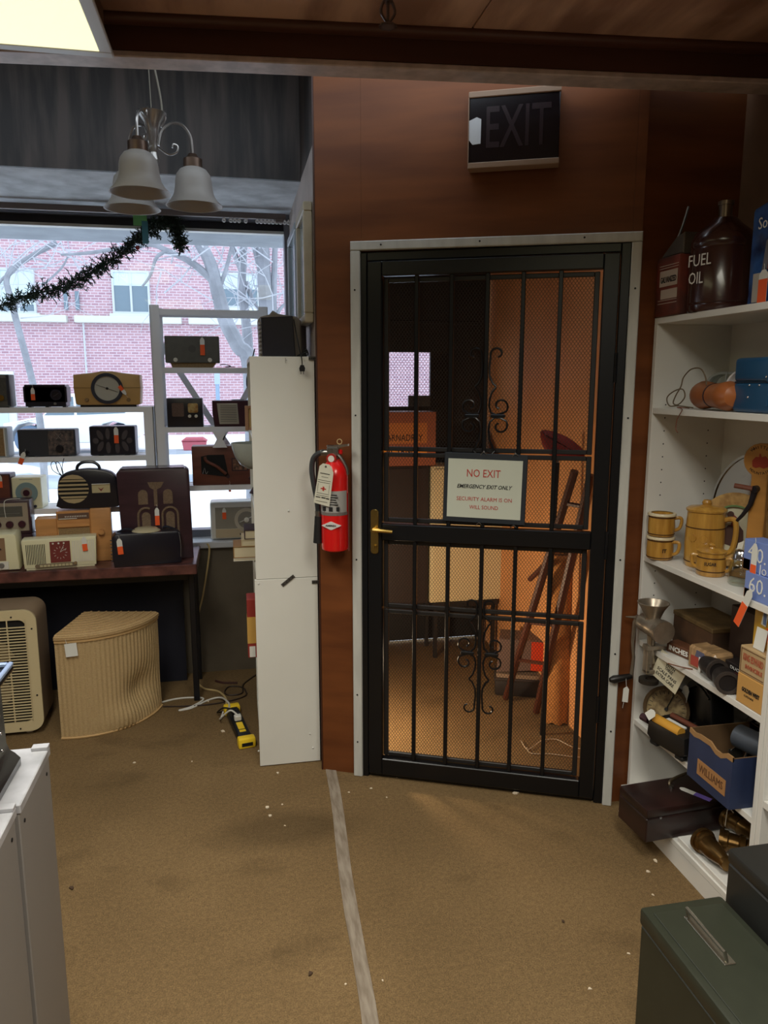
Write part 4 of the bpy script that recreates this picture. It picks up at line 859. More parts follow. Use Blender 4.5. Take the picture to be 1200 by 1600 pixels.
# box fan
fx = px(70, 1143, Z=.012)
fan = thing('box_fan', 'cream box fan with slatted grille standing on carpet at left edge', 'fan', (fx.x - .27, fx.y, 0), 2)
fh = px(60, 950, Y=fx.y + .02).z; fw_ = .54; creamf = mat('fan_cream', (206, 190, 150), .4, k=1.05); fside = mat('fan_side', (150, 128, 104), .4)
G().prism(rrect(fw_, fh - .02, .055, 6, 0, fh / 2 + .01), .006, .21).done('body', fside, fan)
outer = rrect(fw_, fh - .02, .055, 6, 0, fh / 2 + .01); inner = rrect(fw_ - .09, fh - .11, .03, 6, 0, fh / 2 + .01); m_ = len(outer)
g = G(); g.loft([[(x, y, z) for x, z in L_] for L_, y in ((outer, -.006), (outer, .012), (inner, .012), (inner, -.006))], closed=True).done('front_bezel', creamf, fan)
G().prism(inner, .0045, .0058).done('dark_inside', 'dark_gap', fan)
g = G(); ns = 34
for i in range(1, ns):
    z = .065 + (fh - .13) * i / ns + .0; g.box(-fw_ / 2 + .046, fw_ / 2 - .046, -.008, -.002, z - .0022, z + .0022)
for i in range(-3, 4): g.box(i * .075 - .0025, i * .075 + .0025, -.006, .0, .066, fh - .045)
g.done('grille', creamf, fan, kind='stuff')
for i in range(4):
    G().at((0, 0, fh / 2 + .01), (0, 45 + i * 90, 0)).prism([(.03, -.02), (.17, -.07), (.19, .0), (.16, .06), (.03, .02)], .001, .004).done('blade', mat('fan_blade', (150, 135, 108), .4), fan)
for x, z in ((fw_ / 2 - .02, fh * .85), (fw_ / 2 - .02, fh * .32), (fw_ / 2 - .1, .035), (0, .035), (fw_ / 2 - .1, fh - .03)): G().cyl((x, -.008, z), (x, -.005, z), .004, n=8).done('screw', 'ink_black', fan)
for x in (-.2, .2): G().box(x - .015, x + .015, .02, .19, 0, .022, .004).done('foot', mat('fan_foot', (225, 222, 210), .5), fan)
# corner hamper of woven fibre
A, B_ = px(97, 1155, Z=0), px(252, 1103, Z=0); d = (B_ - A); mid = (A + B_) / 2; nrm = Vector((-d.y, d.x, 0)).normalized()
apex = mid + nrm * d.length / 2; S = (A - apex).length; hz = px(92, 1000, Y=A.y).z - .012
hm = thing('wicker_hamper', 'woven quarter round corner hamper with lid and small white tag', 'hamper', (apex.x, apex.y, 0))
a0 = math.atan2(A.y - apex.y, A.x - apex.x); a1 = math.atan2(B_.y - apex.y, B_.x - apex.x)
if a1 < a0: a1 += 2 * math.pi
def wick(name, c, c2):
    m = bpy.data.materials.new(name); m.use_nodes = True; N = m.node_tree.nodes; L = m.node_tree.links; b = N['Principled BSDF']; b.inputs['Roughness'].default_value = .75
    tc = N.new('ShaderNodeTexCoord'); w = N.new('ShaderNodeTexWave'); w.bands_direction = 'Z'; w.inputs['Scale'].default_value = 55; w.inputs['Distortion'].default_value = 2.5; w.inputs['Detail'].default_value = 2; w.inputs['Detail Scale'].default_value = 4
    L.new(tc.outputs['Object'], w.inputs[0]); r = N.new('ShaderNodeValToRGB'); r.color_ramp.elements[0].color = rgb(*c2, 1.1); r.color_ramp.elements[1].color = rgb(*c, 1.1); L.new(w.outputs['Fac'], r.inputs[0]); L.new(r.outputs[0], b.inputs['Base Color'])
    bp = N.new('ShaderNodeBump'); bp.inputs['Strength'].default_value = .5; bp.inputs['Distance'].default_value = .003; L.new(w.outputs['Fac'], bp.inputs['Height']); L.new(bp.outputs[0], b.inputs['Normal'])
    MATS[name] = m; return m
wm = wick('woven_fibre', (200, 174, 128), (162, 134, 92)); N_ = 200
def outline(z, off=0, rib=.004):
    pts = [(0, 0, z)]
    tz = z / hz
    for i in range(N_ + 1):
        f = i / N_; a = a0 + (a1 - a0) * f; rr = S + off + rib * (.5 + .5 * math.cos(f * 2 * math.pi * 27))
        rr -= .045 * math.exp(-((f - .72) / .17) ** 2) * math.exp(-((tz - .34) / .2) ** 2)
        rr += .018 * math.exp(-((f - .55) / .2) ** 2) * math.exp(-((tz - .12) / .12) ** 2)
        pts.append((rr * math.cos(a), rr * math.sin(a), z))
    return pts
G().loft([outline(hz * k / 22) for k in range(23)]).done('woven_body', wm, hm, ang=80)
def rim(z0, z1, off):
    G().loft([outline(z, off, 0) for z in (z0, z1)]).done('rim', mat('rim_fibre', (196, 160, 108), .7), hm)
rim(hz - .001, hz + .012, .008)
g = G()
for r_ in (0,): pass
bandm = mat('rim_fibre', (196, 160, 108), .7)
pb_ = [(S + .006) * 1.0]
G().tube([((S + .004) * math.cos(a0 + (a1 - a0) * i / 40), (S + .004) * math.sin(a0 + (a1 - a0) * i / 40), .006) for i in range(41)], .006, 6).done('base_band', bandm, hm)
lidz = [outline(hz + .013, .012, 0), outline(hz + .026, .012, .0), outline(hz + .034, -.004, 0)]
lid = G().loft(lidz).done('lid', wick('woven_lid', (198, 166, 118), (154, 124, 82)), hm)
cr_ = G()
for k in range(9):
    rr = S * (k + 1) / 9.6
    cr_.tube([(rr * math.cos(a0 + (a1 - a0) * (i + .3) / 20.6), rr * math.sin(a0 + (a1 - a0) * (i + .3) / 20.6), hz + .034) for i in range(21)], .005, 5)
cr_.done('lid_weave', MATS['woven_lid'], hm, kind='stuff')
ta = px(127, 1012, Y=A.y - .01) - apex; aa = a0 + (a1 - a0) * .13
G().at(((S + .014) * math.cos(aa), (S + .014) * math.sin(aa), hz - .03), (0, -4, math.degrees(aa) + 90)).box(-.025, .025, -.002, -.001, -.03, .03).tube([(-.015, -.001, .03), (-.018, .0, .05)], .001, 4).done('paper_tag', 'tag_white', hm)

# white cabinets in the left foreground with a black stand on them
CZ = .78
cp = px(75, 1166, Z=CZ); rx = cp.x
mid_y = px(36, 1258, Z=CZ).y
mat('cab_white', (196, 196, 200), .35, var=.12, scale=8, c2=(150, 150, 152)); mat('cab_side_shade', (146, 142, 138), .5)  # sides darker than the tops: their shade is put into the grey
def cabinet(label, y0, y1, dx):
    t = thing('white_cabinet', label, 'cabinet', (rx - dx - .2, (y0 + y1) / 2, 0), 0, 'white cabinets in the left foreground'); hy = (y1 - y0) / 2
    G().box(-.2, .2, -hy + .001, hy - .001, 0, CZ - .02, .002).done('carcass', 'cab_side_shade', t); G().box(-.2, .204, -hy, hy, CZ - .0195, CZ, .002).done('top_board', 'cab_white', t)
    G().box(.17, .204, hy - .02, hy, CZ, CZ + .008, .001).done('edge_lip', 'cab_white', t)
    for k in (-1, 1): G().cyl((.2, k * (hy - .03), CZ - .05), (.2015, k * (hy - .03), CZ - .05), .004, n=10).done('screw_hole', 'ink_black', t)
    return t
cabinet('far white cabinet in the left foreground with the black stand on it', mid_y + .002, cp.y, 0)
cabinet('near white cabinet at the lower left corner of the picture', mid_y - .62, mid_y - .002, .006)
bp_ = px(30, 1190, Z=CZ + .005)
st_ = thing('metal_stand', 'black enamelled metal stand with riveted holes on the white cabinet', 'stand', (bp_.x, bp_.y, CZ + .001))
gm = mat('black_enamel', (10, 12, 18), .18, spec=.7, coat=.4)
zt = .205
prof = [(.004, 0), (.004, .014), (-.006, .026), (-.016, .034), (-.021, .05), (-.022, zt - .02), (-.020, zt), (-.055, zt), (-.062, .05), (-.2, .03), (-.2, 0)]
G().prism([(x, z) for x, z in prof], -.62, 0, 'y', bev=.002).done('side_casting', gm, st_)
G().box(-.22, .006, -.62, .0, zt, zt + .012, .004, 2).done('top_plate', gm, st_)
G().box(-.004, .006, -.62, .0, zt + .011, zt + .02, .002).box(-.22, -.004, -.010, .0, zt + .011, zt + .02, .002).done('plate_rim', mat('lit_edge', (150, 170, 205), .25, metal=.3), st_)  # blue-white light along the black plate's edge, put into the rim colour
for k in range(4):
    y = -.035 - .001 * k; z = .165 - .037 * k
    if z < .05: continue
    G().cyl((-.0225, y - .02, z), (-.0208, y - .02, z), .014, n=18).done('hole', 'dark_gap', st_); G().sph((-.021, y + .004, z - .006), .0035, n=6).done('rivet', 'chrome', st_)

# fire extinguisher hung on the wooden strip left of the door
Wd = Matrix.Rotation(R(DA), 3, 'Z')
fe = thing('fire_extinguisher', 'red fire extinguisher with black hose and inspection tag on wooden wall strip', 'extinguisher', O2 + Wd @ Vector((.083, -.07, .945)), DA)
red = mat('gloss_red', (205, 22, 22), .25, k=1.2, coat=.3); r0 = .051; hb = .285
G().lathe([(.001, 0), (.040, 0), (.049, .006), (r0, .016), (r0, hb), (.047, hb + .02), (.036, hb + .042), (.022, hb + .056), (.02, hb + .06), (.001, hb + .06)], 32).done('cylinder', red, fe)
def wrap(z0, z1, a0_, a1_, m, nm, off=.0006):
    k = 16; A_ = [R(a0_ + (a1_ - a0_) * i / k) for i in range(k + 1)]
    g = G(); g.loft([[((r0 + o) * math.cos(a), (r0 + o) * math.sin(a), z) for z, o in ((z0, off), (z1, off), (z1, off + .0005), (z0, off + .0005))] for a in A_]); return g.done(nm, m, fe)
wrap(.152, .232, 195, 345, mat('label_silver', (170, 168, 164), .4), 'instruction_label'); wrap(.140, .152, 190, 350, mat('label_band', (120, 112, 108), .35), 'label_band')
def ontext(s, z, h, m, w, y=-r0 - .0018): return text(s, h, m, fe, (0, y, z), w=w)
for k in range(3):
    G().box(-.032 + k * .025, -.018 + k * .025, -r0 - .003 + (.006 if k != 1 else .0), -r0 - .0005 + (.006 if k != 1 else 0), .157, .173).done('pictogram', 'ink_black', fe)
g = G()
for k in range(5):
    g.box(-.03 + .006 * (k % 2), .028 - .004 * (k % 3), -r0 - .0022 + .001, -r0 - .0002 + .001, .180 + k * .009, .1832 + k * .009)
g.done('print_lines', 'ink_black', fe, kind='stuff')
G().prism([(-.036, 0), (-.006, .014), (.0, .016), (.006, .014), (.036, 0), (.006, -.014), (0, -.016), (-.006, -.014)], -r0 - .0025, -r0 + .022).done('diamond_badge', mat('badge_white', (215, 212, 208), .4), fe).location = (.0, 0, .103)
text('AMEREX', .009, 'ink_black', fe, (0, -r0 - .0032, .103), w=.042, bold=.0003)
zv = hb + .06
G().cyl((0, 0, zv - .004), (0, 0, zv + .04), .014).box(-.026, .018, -.012, .012, zv + .012, zv + .045, .003).done('valve', 'steel', fe)
G().box(-.026, .02, -.010, .010, zv + .045, zv + .053, .002).prism([(.0, zv + .04), (.055, zv + .05), (.055, zv + .058), (.0, zv + .053)], -.009, .009).done('top_lever', 'chrome', fe)
G().tube(smooth([(.012, -.002, zv + .02), (.03, -.004, zv + .002), (.048, -.004, zv - .03), (.052, -.004, zv - .055)], 5), .0065, 8).done('carry_handle', 'steel', fe)
G().cyl((-.004, -.014, zv + .004), (-.004, -.026, zv + .004), .019, n=24).done('gauge', mat('gauge_red', (170, 40, 36), .3), fe); G().cyl((-.004, -.0262, zv + .004), (-.004, -.027, zv + .004), .012, n=20).done('gauge_face', 'tag_white', fe)
G().at((.022, -.004, zv + .066), (0, 28, 0)).ring((0, 0), .008, .0105, -.0015, .0015, 16).done('pull_ring', mat('pin_tan', (205, 180, 130), .4), fe)
G().box(.012, .03, .0, .012, zv + .018, zv + .036, .003).done('trigger_guard', red, fe)
hose = smooth([(-.026, 0, zv + .024), (-.05, -.002, zv + .024), (-.078, -.004, zv + .004), (-.086, -.005, zv - .04), (-.078, -.006, zv - .10), (-.068, -.006, zv - .15), (-.063, -.006, zv - .20)], 6)
G().tube(hose, .0105, 10).done('hose', mat('hose_grey', (48, 50, 52), .55), fe); G().cyl((-.05, 0, zv + .024), (-.024, 0, zv + .024), .012).cyl((-.063, -.006, zv - .218), (-.0635, -.006, zv - .196), .0125).done('hose_ferrule', 'steel', fe)
G().cyl((-.066, -.006, zv - .318), (-.063, -.006, zv - .216), .0185, .014, 18).done('nozzle', 'black_rubber', fe)
tg = G().prism([(-.032, -.145), (.030, -.150), (.031, -.02), (.022, -.002), (.012, .008), (-.012, .008), (-.024, -.004)], -.0005, .0005).done('inspection_tag', mat('card_cream', (218, 216, 198), .6), fe, loc=(-.010, -r0 - .022, zv - .018), rot=(6, 9, 0))
g = G()
for z, a_, b_, hgt in ((-.03, -.018, .018, .0026), (-.042, -.012, .014, .001), (-.055, -.024, .024, .001), (-.063, -.024, .024, .001), (-.105, -.024, .024, .001), (-.113, -.024, .024, .001), (-.122, -.026, -.008, .003), (-.122, -.004, .012, .004), (-.123, .014, .026, .004), (-.136, -.024, .02, .001)): g.box(a_, b_, -.0014, -.0006, z, z + hgt)
g.box(-.022, -.0212, -.0014, -.0006, -.1, -.068).box(.0212, .022, -.0014, -.0006, -.1, -.068).done('tag_print', 'ink_black', tg, kind='stuff')
G().box(-.010, .010, -.0015, -.0006, -.088, -.084).box(-.003, .003, -.0015, -.0006, -.094, -.078).done('tag_cross', 'ink_red', tg); G().cyl((0, -.001, -.002), (0, -.0006, -.002), .004, n=12).done('tag_eyelet', 'steel', tg)
G().box(r0 + .0005, r0 + .004, -.004, .002, -.0, .22).done('strap', mat('strap_red', (120, 50, 46), .4), fe); G().box(-.02, .02, .052, .069, .06, .3).done('wall_bracket', 'black_plastic', fe)

# ---------------------------------------------------------------- right bookcase
BX0, BX1, BY0, BY1, BT = 1.41, 1.70, 1.70, 2.388, 1.785
SH = [1.485, .965, .652, .345, .085]
bw_ = mat('bookcase_white', (228, 226, 220), .4, k=1.0, var=.05, scale=4)
bc = thing('bookcase', 'tall white bookcase beside the barred door crowded with old household things', 'bookcase', (1.555, 2.04, 0))
def bcb(x0, x1, y0, y1, z0, z1): return (x0 - 1.555, x1 - 1.555, y0 - 2.04, y1 - 2.04, z0, z1)
G().box(*bcb(BX0, BX1, BY1 - .018, BY1, .0, BT - .02), .001).done('side_panel', bw_, bc); G().box(*bcb(BX0, BX1, BY0, BY0 + .018, 0, BT - .02), .001).done('side_panel', bw_, bc)
G().box(*bcb(BX0, BX1, BY0, BY1, BT - .02, BT), .001).done('top_board', bw_, bc); G().box(*bcb(BX1 - .006, BX1, BY0 + .018, BY1 - .018, .08, BT - .02)).done('back_panel', bw_, bc)
for z in SH: G().box(*bcb(BX0 + .002 if z > .1 else BX0 - .036, BX1 - .007, BY0 + .019, BY1 - .019, z - .02, z), .001).done('shelf_board', bw_, bc)
G().box(*bcb(BX0 - .035, BX0 - .019, BY0 + .019, BY1 - .019, 0, .064)).done('plinth_board', bw_, bc)
g = G()
for zb in (1.36, .86):
    for k in range(8):
        for x in (BX0 + .05, BX0 + .22):
            z = zb + (k - 4) * .045; g.cyl((x - 1.555, BY1 - .0185 - 2.04, z), (x - 1.555, BY1 - .0175 - 2.04, z), .0026, n=6)
g.done('shelf_pin_holes', 'ink_black', bc, kind='stuff')
b2 = thing('bookcase', 'second white bookcase adjoining the first at the right picture edge', 'bookcase', (1.555, 1.35, 0))
G().box(-.145, .145, .33, .348, 0, BT, .001).done('side_panel', bw_, b2); G().box(.139, .145, -.35, .33, 0, BT).done('back_panel', bw_, b2); G().box(-.145, .145, -.35, -.332, 0, BT).done('side_panel', bw_, b2)
for z in (.085, .42, .78, 1.2, BT): G().box(-.143, .138, -.331, .329, z - .02, z).done('shelf_board', bw_, b2)

KITCH = None
def at3(x, y, z): return px(x, y, Z=z)
# --- top board
rustred = mat('rusty_red', (128, 52, 36), .5, k=1.2, var=.5, scale=7, c2=(66, 40, 34))
c = thing('fuel_can', 'rust red square galvanized fuel can on top of bookcase nearest door', 'can', (1.402, 2.316, BT + .001), -90)
G().box(-.067, .067, 0, .15, 0, .19, .008, 2).done('body', rustred, c)
G().prism([(-.067, .19), (.067, .19), (.067, .255), (.02, .245)], .01, .14, bev=.004).done('sloped_top', mat('can_grey', (92, 84, 76), .5, var=.4, scale=12), c)
G().tube(smooth([(-.072, .03, .185), (-.045, .03, .215), (-.01, .03, .236)], 4), .004, 5).tube(smooth([(.02, .02, .245), (.045, .02, .285), (.066, .02, .33)], 4), .004, 5).done('wire_handle', 'steel', c)
G().box(-.04, .062, -.0012, 0, .095, .145).box(-.03, .064, -.0012, 0, .055, .085).done('paper_label', mat('label_pale', (190, 172, 155), .6), c); text('GALVANIZED', .026, 'ink_black', c, (.012, -.002, .115), w=.09, bold=.0005)
g = G()
for z in (.05, .04, .152, .16): g.box(-.045, .064, -.0012, 0, z, z + .002)
g.done('label_lines', MATS['label_pale'], c)
jc = px(1119, 487, X=1.495)
brn = mat('brown_glaze', (62, 34, 30), .22, spec=.6, coat=.3)
j = thing('fuel_jug', 'glossy dark brown round fuel oil can with white hand lettering', 'can', (1.495, jc.y - .010, BT + .001), -76)
r = .094
G().lathe([(.001, 0), (r - .004, 0), (r, .006), (r, .02), (r - .003, .024), (r, .028), (r, .185), (r - .003, .19), (r, .195), (r, .21), (r * .9, .235), (r * .55, .262), (.04, .275), (.034, .28), (.001, .28)], 36).done('body', brn, j)
G().cyl((0, 0, .275), (.0, 0, .325), .020, n=16).cyl((0, 0, .318), (0, 0, .33), .023, n=16).done('spout_cap', mat('cap_metal', (120, 105, 95), .3, metal=.7), j)
text('FUEL', .05, 'ink_white', j, (-.0, -r - .001, .150), w=.085); text('OIL', .05, 'ink_white', j, (-.01, -r - .001, .098), w=.055)
p0, p1 = px(1166, 470, X=1.47), px(1214, 470, X=1.47)
b = thing('plastic_bag', 'blue and clear plastic bagged package with orange tag on bookcase top', 'package', (1.47, (p0.y + p1.y) / 2, BT + .001), -90)
hw = (p0.y - p1.y) / 2; hb_ = px(1180, 322, X=1.47).z - BT
film = mat('blue_film', (58, 104, 170), .15, k=1.2, var=.55, scale=9, bump=.4, c2=(28, 40, 78), spec=.8)
G().prism([(-hw, 0), (hw, 0), (hw, hb_ * 1.02), (hw * .4, hb_ * 1.03), (-hw * .9, hb_ * .97), (-hw, hb_ * .94)], 0, .08, bev=.008, seg=2).done('package', film, b)
G().prism([(-hw * .1, hb_ * .3), (hw * .5, hb_ * .38), (hw * .5, hb_ * .7), (hw * .1, hb_ * .62)], -.003, .0).done('silver_film', mat('silver_film', (170, 170, 180), .2, metal=.6, bump=.6, var=.4, scale=20), b)
text('Sonb', .045, 'ink_white', b, (hw * .05, -.002, hb_ * .8), w=.075); G().box(hw * .3, hw * .95, -.004, 0, hb_ * .34, hb_ * .62).done('red_label', mat('dark_red_label', (120, 26, 30), .4), b)
G().box(-hw * .6, hw * .3, -.003, .0, .01, hb_ * .32).done('paper_insert', mat('paper_insert', (180, 172, 160), .5), b); price_tag(b, hw * .15, hb_ * .34, -.006, .09, .036, sticker=.72)
# --- second shelf (gourd, beads, visor, blue case)
z = SH[0]
rope_p = [px(x, y, X=1.432 + .0008 * (k % 3)) for k, (x, y) in enumerate(((1083, 637), (1060, 634), (1046, 634), (1042, 622), (1052, 612), (1066, 608), (1070, 620), (1060, 632), (1052, 630), (1056, 618), (1064, 604), (1068, 590), (1080, 577), (1094, 576), (1102, 588), (1104, 602)))]
o = tag(G().tube(smooth(rope_p, 5), .0022, 5).done('bead_string', mat('beaded_cord', (108, 92, 70), .6)), 'twisted brown beaded cord looping beside the wooden gourd', 'cord')
a = at3(1090, 638, z); o = tag(G().tube(smooth([Vector((1.44, 2.2, z + .004)), Vector((1.415, 2.23, z + .006)), px(1066, 640, X=1.405), px(1058, 655, X=1.405), px(1056, 670, X=1.405), px(1059, 676, X=1.405)], 5), .0016, 5).done('dangling_thread', mat('thread_red', (120, 70, 52), .7)), 'thin red brown thread dangling over the second bookcase shelf edge', 'thread')
gc = at3(1089, 640, z); gd = at3(1124, 643, z)
go = thing('wooden_gourd', 'waisted orange brown wooden gourd lying on second bookcase shelf', 'gourd', ((gc.x + gd.x) / 2 + .02, (gc.y + gd.y) / 2, z + .046))
dx = (gd - gc); an = math.degrees(math.atan2(dx.y, dx.x)); go.rotation_euler = (0, 0, R(an)); L_ = dx.length / 2
prof = [(-L_ - .042, .004), (-L_ - .036, .02), (-L_ - .015, .040), (-L_ + .008, .045), (0, .036), (L_ - .012, .041), (L_ + .02, .044), (L_ + .05, .03), (L_ + .06, .006)]
G().loft([[(x, r * math.cos(2 * math.pi * k / 20), r * math.sin(2 * math.pi * k / 20)) for k in range(20)] for x, r in prof]).done('body', mat('gourd_wood', (158, 92, 48), .35, k=1.2, var=.3, scale=10), go)
G().loft([[(x, r * math.cos(2 * math.pi * k / 20), r * math.sin(2 * math.pi * k / 20)) for k in range(20)] for x, r in ((-.004, .0375), (.0, .038), (.004, .0375))]).done('waist_band', 'r_darkwood', go)
vc = at3(1138, 640, z)
v = thing('clear_goggles', 'clear plastic goggles with pale rim lying behind the wooden gourd', 'goggles', (1.60, vc.y + .09, z + .001), -75)
fr_ = mat('clear_rim', (175, 178, 175), .2, trans=.3)
pt = [tuple(q.xz) for q in smooth([(-.08, 0, .03), (-.085, 0, .075), (-.06, 0, .11), (0, 0, .12), (.06, 0, .11), (.085, 0, .075), (.08, 0, .03), (0, 0, .012)], 4, True)]
G().loft([[(x * s, y, .06 + (zz - .06) * s) for x, zz in pt] for s, y in ((1, 0), (1, .04), (.88, .04), (.88, 0))], closed=True).done('frame', fr_, v); G().prism([(x * .88, .06 + (zz - .06) * .88) for x, zz in pt], .01, .012).done('lens', 'clear_glass', v)
G().tube(smooth([(0, -.002, .01), (.0, -.002, .06), (0, -.002, .118)], 3), .003, 5).done('bridge', fr_, v)
lc = at3(1143, 644, z)
ld = thing('plastic_cover', 'white curved plastic cover standing between gourd and blue case', 'lid', (1.50, px(1168, 640, X=1.50).y, z + .066), -60)
G().lathe([(.001, .0), (.055, .004), (.064, .014), (.0645, .02), (.06, .02), (.052, .012), (.001, .008)], 28).done('dish', mat('lid_white', (205, 205, 205), .35), ld).rotation_euler = (R(98), 0, 0)
q0 = px(1141, 648, X=1.43); q1 = Vector((1.43, max(px(1230, 655, X=1.43).y, 1.724), 0))
bc_ = thing('blue_case', 'ribbed dark blue plastic case on the second bookcase shelf', 'case', (1.43, (q0.y + q1.y) / 2, z + .001), -90)
hw = (q0.y - q1.y) / 2; hh = px(1150, 560, X=1.43).z - z; bl_ = mat('case_blue', (28, 70, 104), .35, k=1.2)
G().box(-hw, hw, 0, .2, 0, hh * .55, .012, 3).done('lower_shell', bl_, bc_); G().box(-hw, hw, 0, .2, hh * .556, hh, .012, 3).done('upper_shell', bl_, bc_); G().box(-hw + .004, hw - .004, .004, .19, hh * .54, hh * .57).done('seam', mat('case_seam', (16, 38, 58), .5), bc_)
G().box(hw * .25, hw * .32, -.003, .002, hh * .56, hh * .9, .001).box(hw * .25, hw * .32, -.003, .002, .02, hh * .5, .001).done('rib', bl_, bc_)
for x, zz in ((-.35, .5), (0, .5), (.22, .65), (-.38, .28)): G().sph((hw * x, -.001, hh * zz), .0035, n=6).done('stud', 'chrome', bc_)
# --- third shelf: barrel ware, plates, apple board, jar, bulb boxes
z = SH[1]
oak = mat('barrel_glaze', (192, 146, 66), .3, k=1.1, var=.35, scale=14, stretch=(3, 3, .35), c2=(158, 112, 44), bump=.25, bscale=26, coat=.4)
hoop = mat('barrel_hoop', (70, 44, 22), .4)
def barrel(t, r, h, open_=False, taper=.94, lidded=False, hoops=(.12, .86)):
    prof = [(.001, 0), (r * taper, 0), (r, h * .06), (r * 1.04, h * .45), (r * .99, h * .9), (r * .985, h)]
    prof += [(r * .86, h), (r * .84, h * .12), (.001, h * .1)]
    G().lathe(prof, 32).done('body', oak, t)
    for f in hoops:
        rr = r * (1.0 + .045 * (1 - abs(f - .45) / .5)); G().lathe([(rr - .002, h * f - .0018), (rr + .0012, h * f - .0012), (rr + .0012, h * f + .0012), (rr - .002, h * f + .0018)], 32, cap=False).done('hoop', hoop, t)
def handle(t, r, h, ang, z0, z1, out, th=.008):
    c_, s_ = math.cos(R(ang)), math.sin(R(ang))
    G().tube(smooth([(c_ * (r - .004), s_ * (r - .004), z1), (c_ * (r + out * .8), s_ * (r + out * .8), z1 + .002), (c_ * (r + out), s_ * (r + out), (z0 + z1) / 2 + .01), (c_ * (r + out * .7), s_ * (r + out * .7), z0 + .01), (c_ * (r - .004), s_ * (r - .004), z0)], 6), th, 8).done('handle', oak, t)
mc = at3(1047, 864, z)
white_glaze = mat('rim_glaze', (215, 200, 165), .3)
for k, lab in enumerate(('lower brown barrel mug of a stack of two beside the pitcher', 'upper brown barrel mug stacked on another beside the pitcher')):
    m = thing('barrel_mug', lab, 'mug', (1.437, 2.312, z + .001 + k * .0815), (0, 25)[k], 'brown barrel ware on the third shelf'); barrel(m, .043, .078, taper=.86); handle(m, .043, .078, -50, .018, .062, .022, .006)
    G().lathe([(.0365, .0722), (.0475, .0722), (.0475, .0775), (.0455, .0805), (.0365, .0805)], 28, cap=False).done('rim', white_glaze, m)
pc = at3(1095, 884, z)
pt_ = thing('barrel_pitcher', 'tall brown barrel pitcher with flat knobbed lid and bent handle', 'pitcher', (pc.x + .008, pc.y + .002, z + .001), 0, 'brown barrel ware on the third shelf')
barrel(pt_, .060, .185, hoops=(.1, .72)); handle(pt_, .060, .185, -45, .05, .16, .034, .009)
G().lathe([(.001, .186), (.063, .186), (.064, .192), (.056, .198), (.02, .203), (.014, .206), (.016, .214), (.012, .222), (.001, .224)], 32).done('lid', oak, pt_)
g = G().at((0, 0, .11), (0, 0, 0))
for a in (200, 232): G().at((.062 * math.cos(R(a)), .062 * math.sin(R(a)), .1), (0, 0, a + 90)).prism(disc(.013, 14), -.002, .003).done('relief_grape', oak, pt_)
sc = at3(1107, 898, z)
su = thing('sugar_pot', 'small lidded brown barrel sugar pot with two handles, lettered SUGAR', 'sugar pot', (sc.x + .006, sc.y, z + .001), 0, 'brown barrel ware on the third shelf')
barrel(su, .043, .074, hoops=(.22, .8)); handle(su, .043, .074, -50, .014, .056, .02, .0055); handle(su, .043, .074, 150, .02, .06, .016, .0055)
G().lathe([(.001, .075), (.045, .075), (.046, .079), (.03, .084), (.01, .086), (.008, .09), (.011, .097), (.006, .102), (.001, .102)], 28).done('lid', oak, su)
text('SUGAR', .015, 'ink_black', su, (-.028, -.036, .042), rot=(90, 0, -35), w=.036, bold=.0003)
text('IT', .018, 'ink_black', bpy.data.objects['barrel_mug'], (-.012, -.0475, .036), rot=(90, 0, -8), w=.014, bold=.0004)
# plates leaning on the back panel
tp = thing('turkey_plate', 'brown rimmed plate painted with a turkey leaning at the back', 'plate', px(1146, 812, X=1.66), rot=(0, 0, 0)); tp.location.x = 1.655
tilt = Matrix.Rotation(R(-58), 4, 'Z') @ Matrix.Rotation(R(-12), 4, 'X')
tp.matrix_basis = Matrix.Translation((1.602, px(1152, 805, X=1.61).y, z + .128)) @ tilt
plb = mat('plate_brown', (150, 112, 62), .35, var=.55, scale=40, c2=(196, 158, 96)); ivory = mat('plate_ivory', (206, 202, 176), .3)
P_ = .122
def dish(t, R_, m, y=0): return G().ring((0, 0), R_ * .62, R_, y - .010, y + .002, 40).done('rim', m, t)
dish(tp, P_, plb); G().cyl((0, .0, 0), (0, .006, 0), P_ * .66, n=36).done('well', ivory, tp); G().ring((0, 0), P_ * .61, P_ * .66, -.0105, -.009, 36).done('green_band', mat('plate_green', (96, 128, 78), .4), tp)
dkb = mat('turkey_brown', (84, 58, 50), .5)
G().prism([(-.03, -.05), (-.04, -.02), (-.02, .012), (.01, .02), (.03, .0), (.035, -.03), (.02, -.06)], -.0012, .0).done('painted_body', dkb, tp); G().prism([(.0, .01), (.004, .04), (-.01, .05), (-.02, .045), (-.008, .036), (-.012, .012)], -.0016, -.0).done('painted_neck', mat('turkey_red', (142, 62, 62), .5), tp); G().prism(disc(.011, 14, -.018, .048), -.002, 0).done('painted_head', dkb, tp); G().prism([(-.06, -.03), (-.03, -.02), (-.028, .015), (-.045, .0), (-.05, .02), (-.064, .0)], -.0014, 0).done('painted_bush', mat('plate_leaf', (84, 104, 70), .5), tp)
tl = G().prism([(-.016, -.05), (.016, -.05), (.016, -.010), (.006, .002), (-.006, .002), (-.016, -.010)], -.001, 0).done('price_tag', 'tag_white', tp, loc=(-P_ * .92, -.012, .02))
g = G()
for k in range(4): g.box(-.009 + k * .004, -.006 + k * .004, -.0016, -.001, -.044 + .003 * (k % 2), -.02)
g.done('tag_print', 'ink_black', tl)
sl = thing('silver_tray', 'round polished silver tray standing against the bookcase back panel', 'tray'); sl.matrix_basis = Matrix.Translation((1.655, 2.135, z + .193)) @ Matrix.Rotation(R(-84), 4, 'Z') @ Matrix.Rotation(R(-6), 4, 'X')
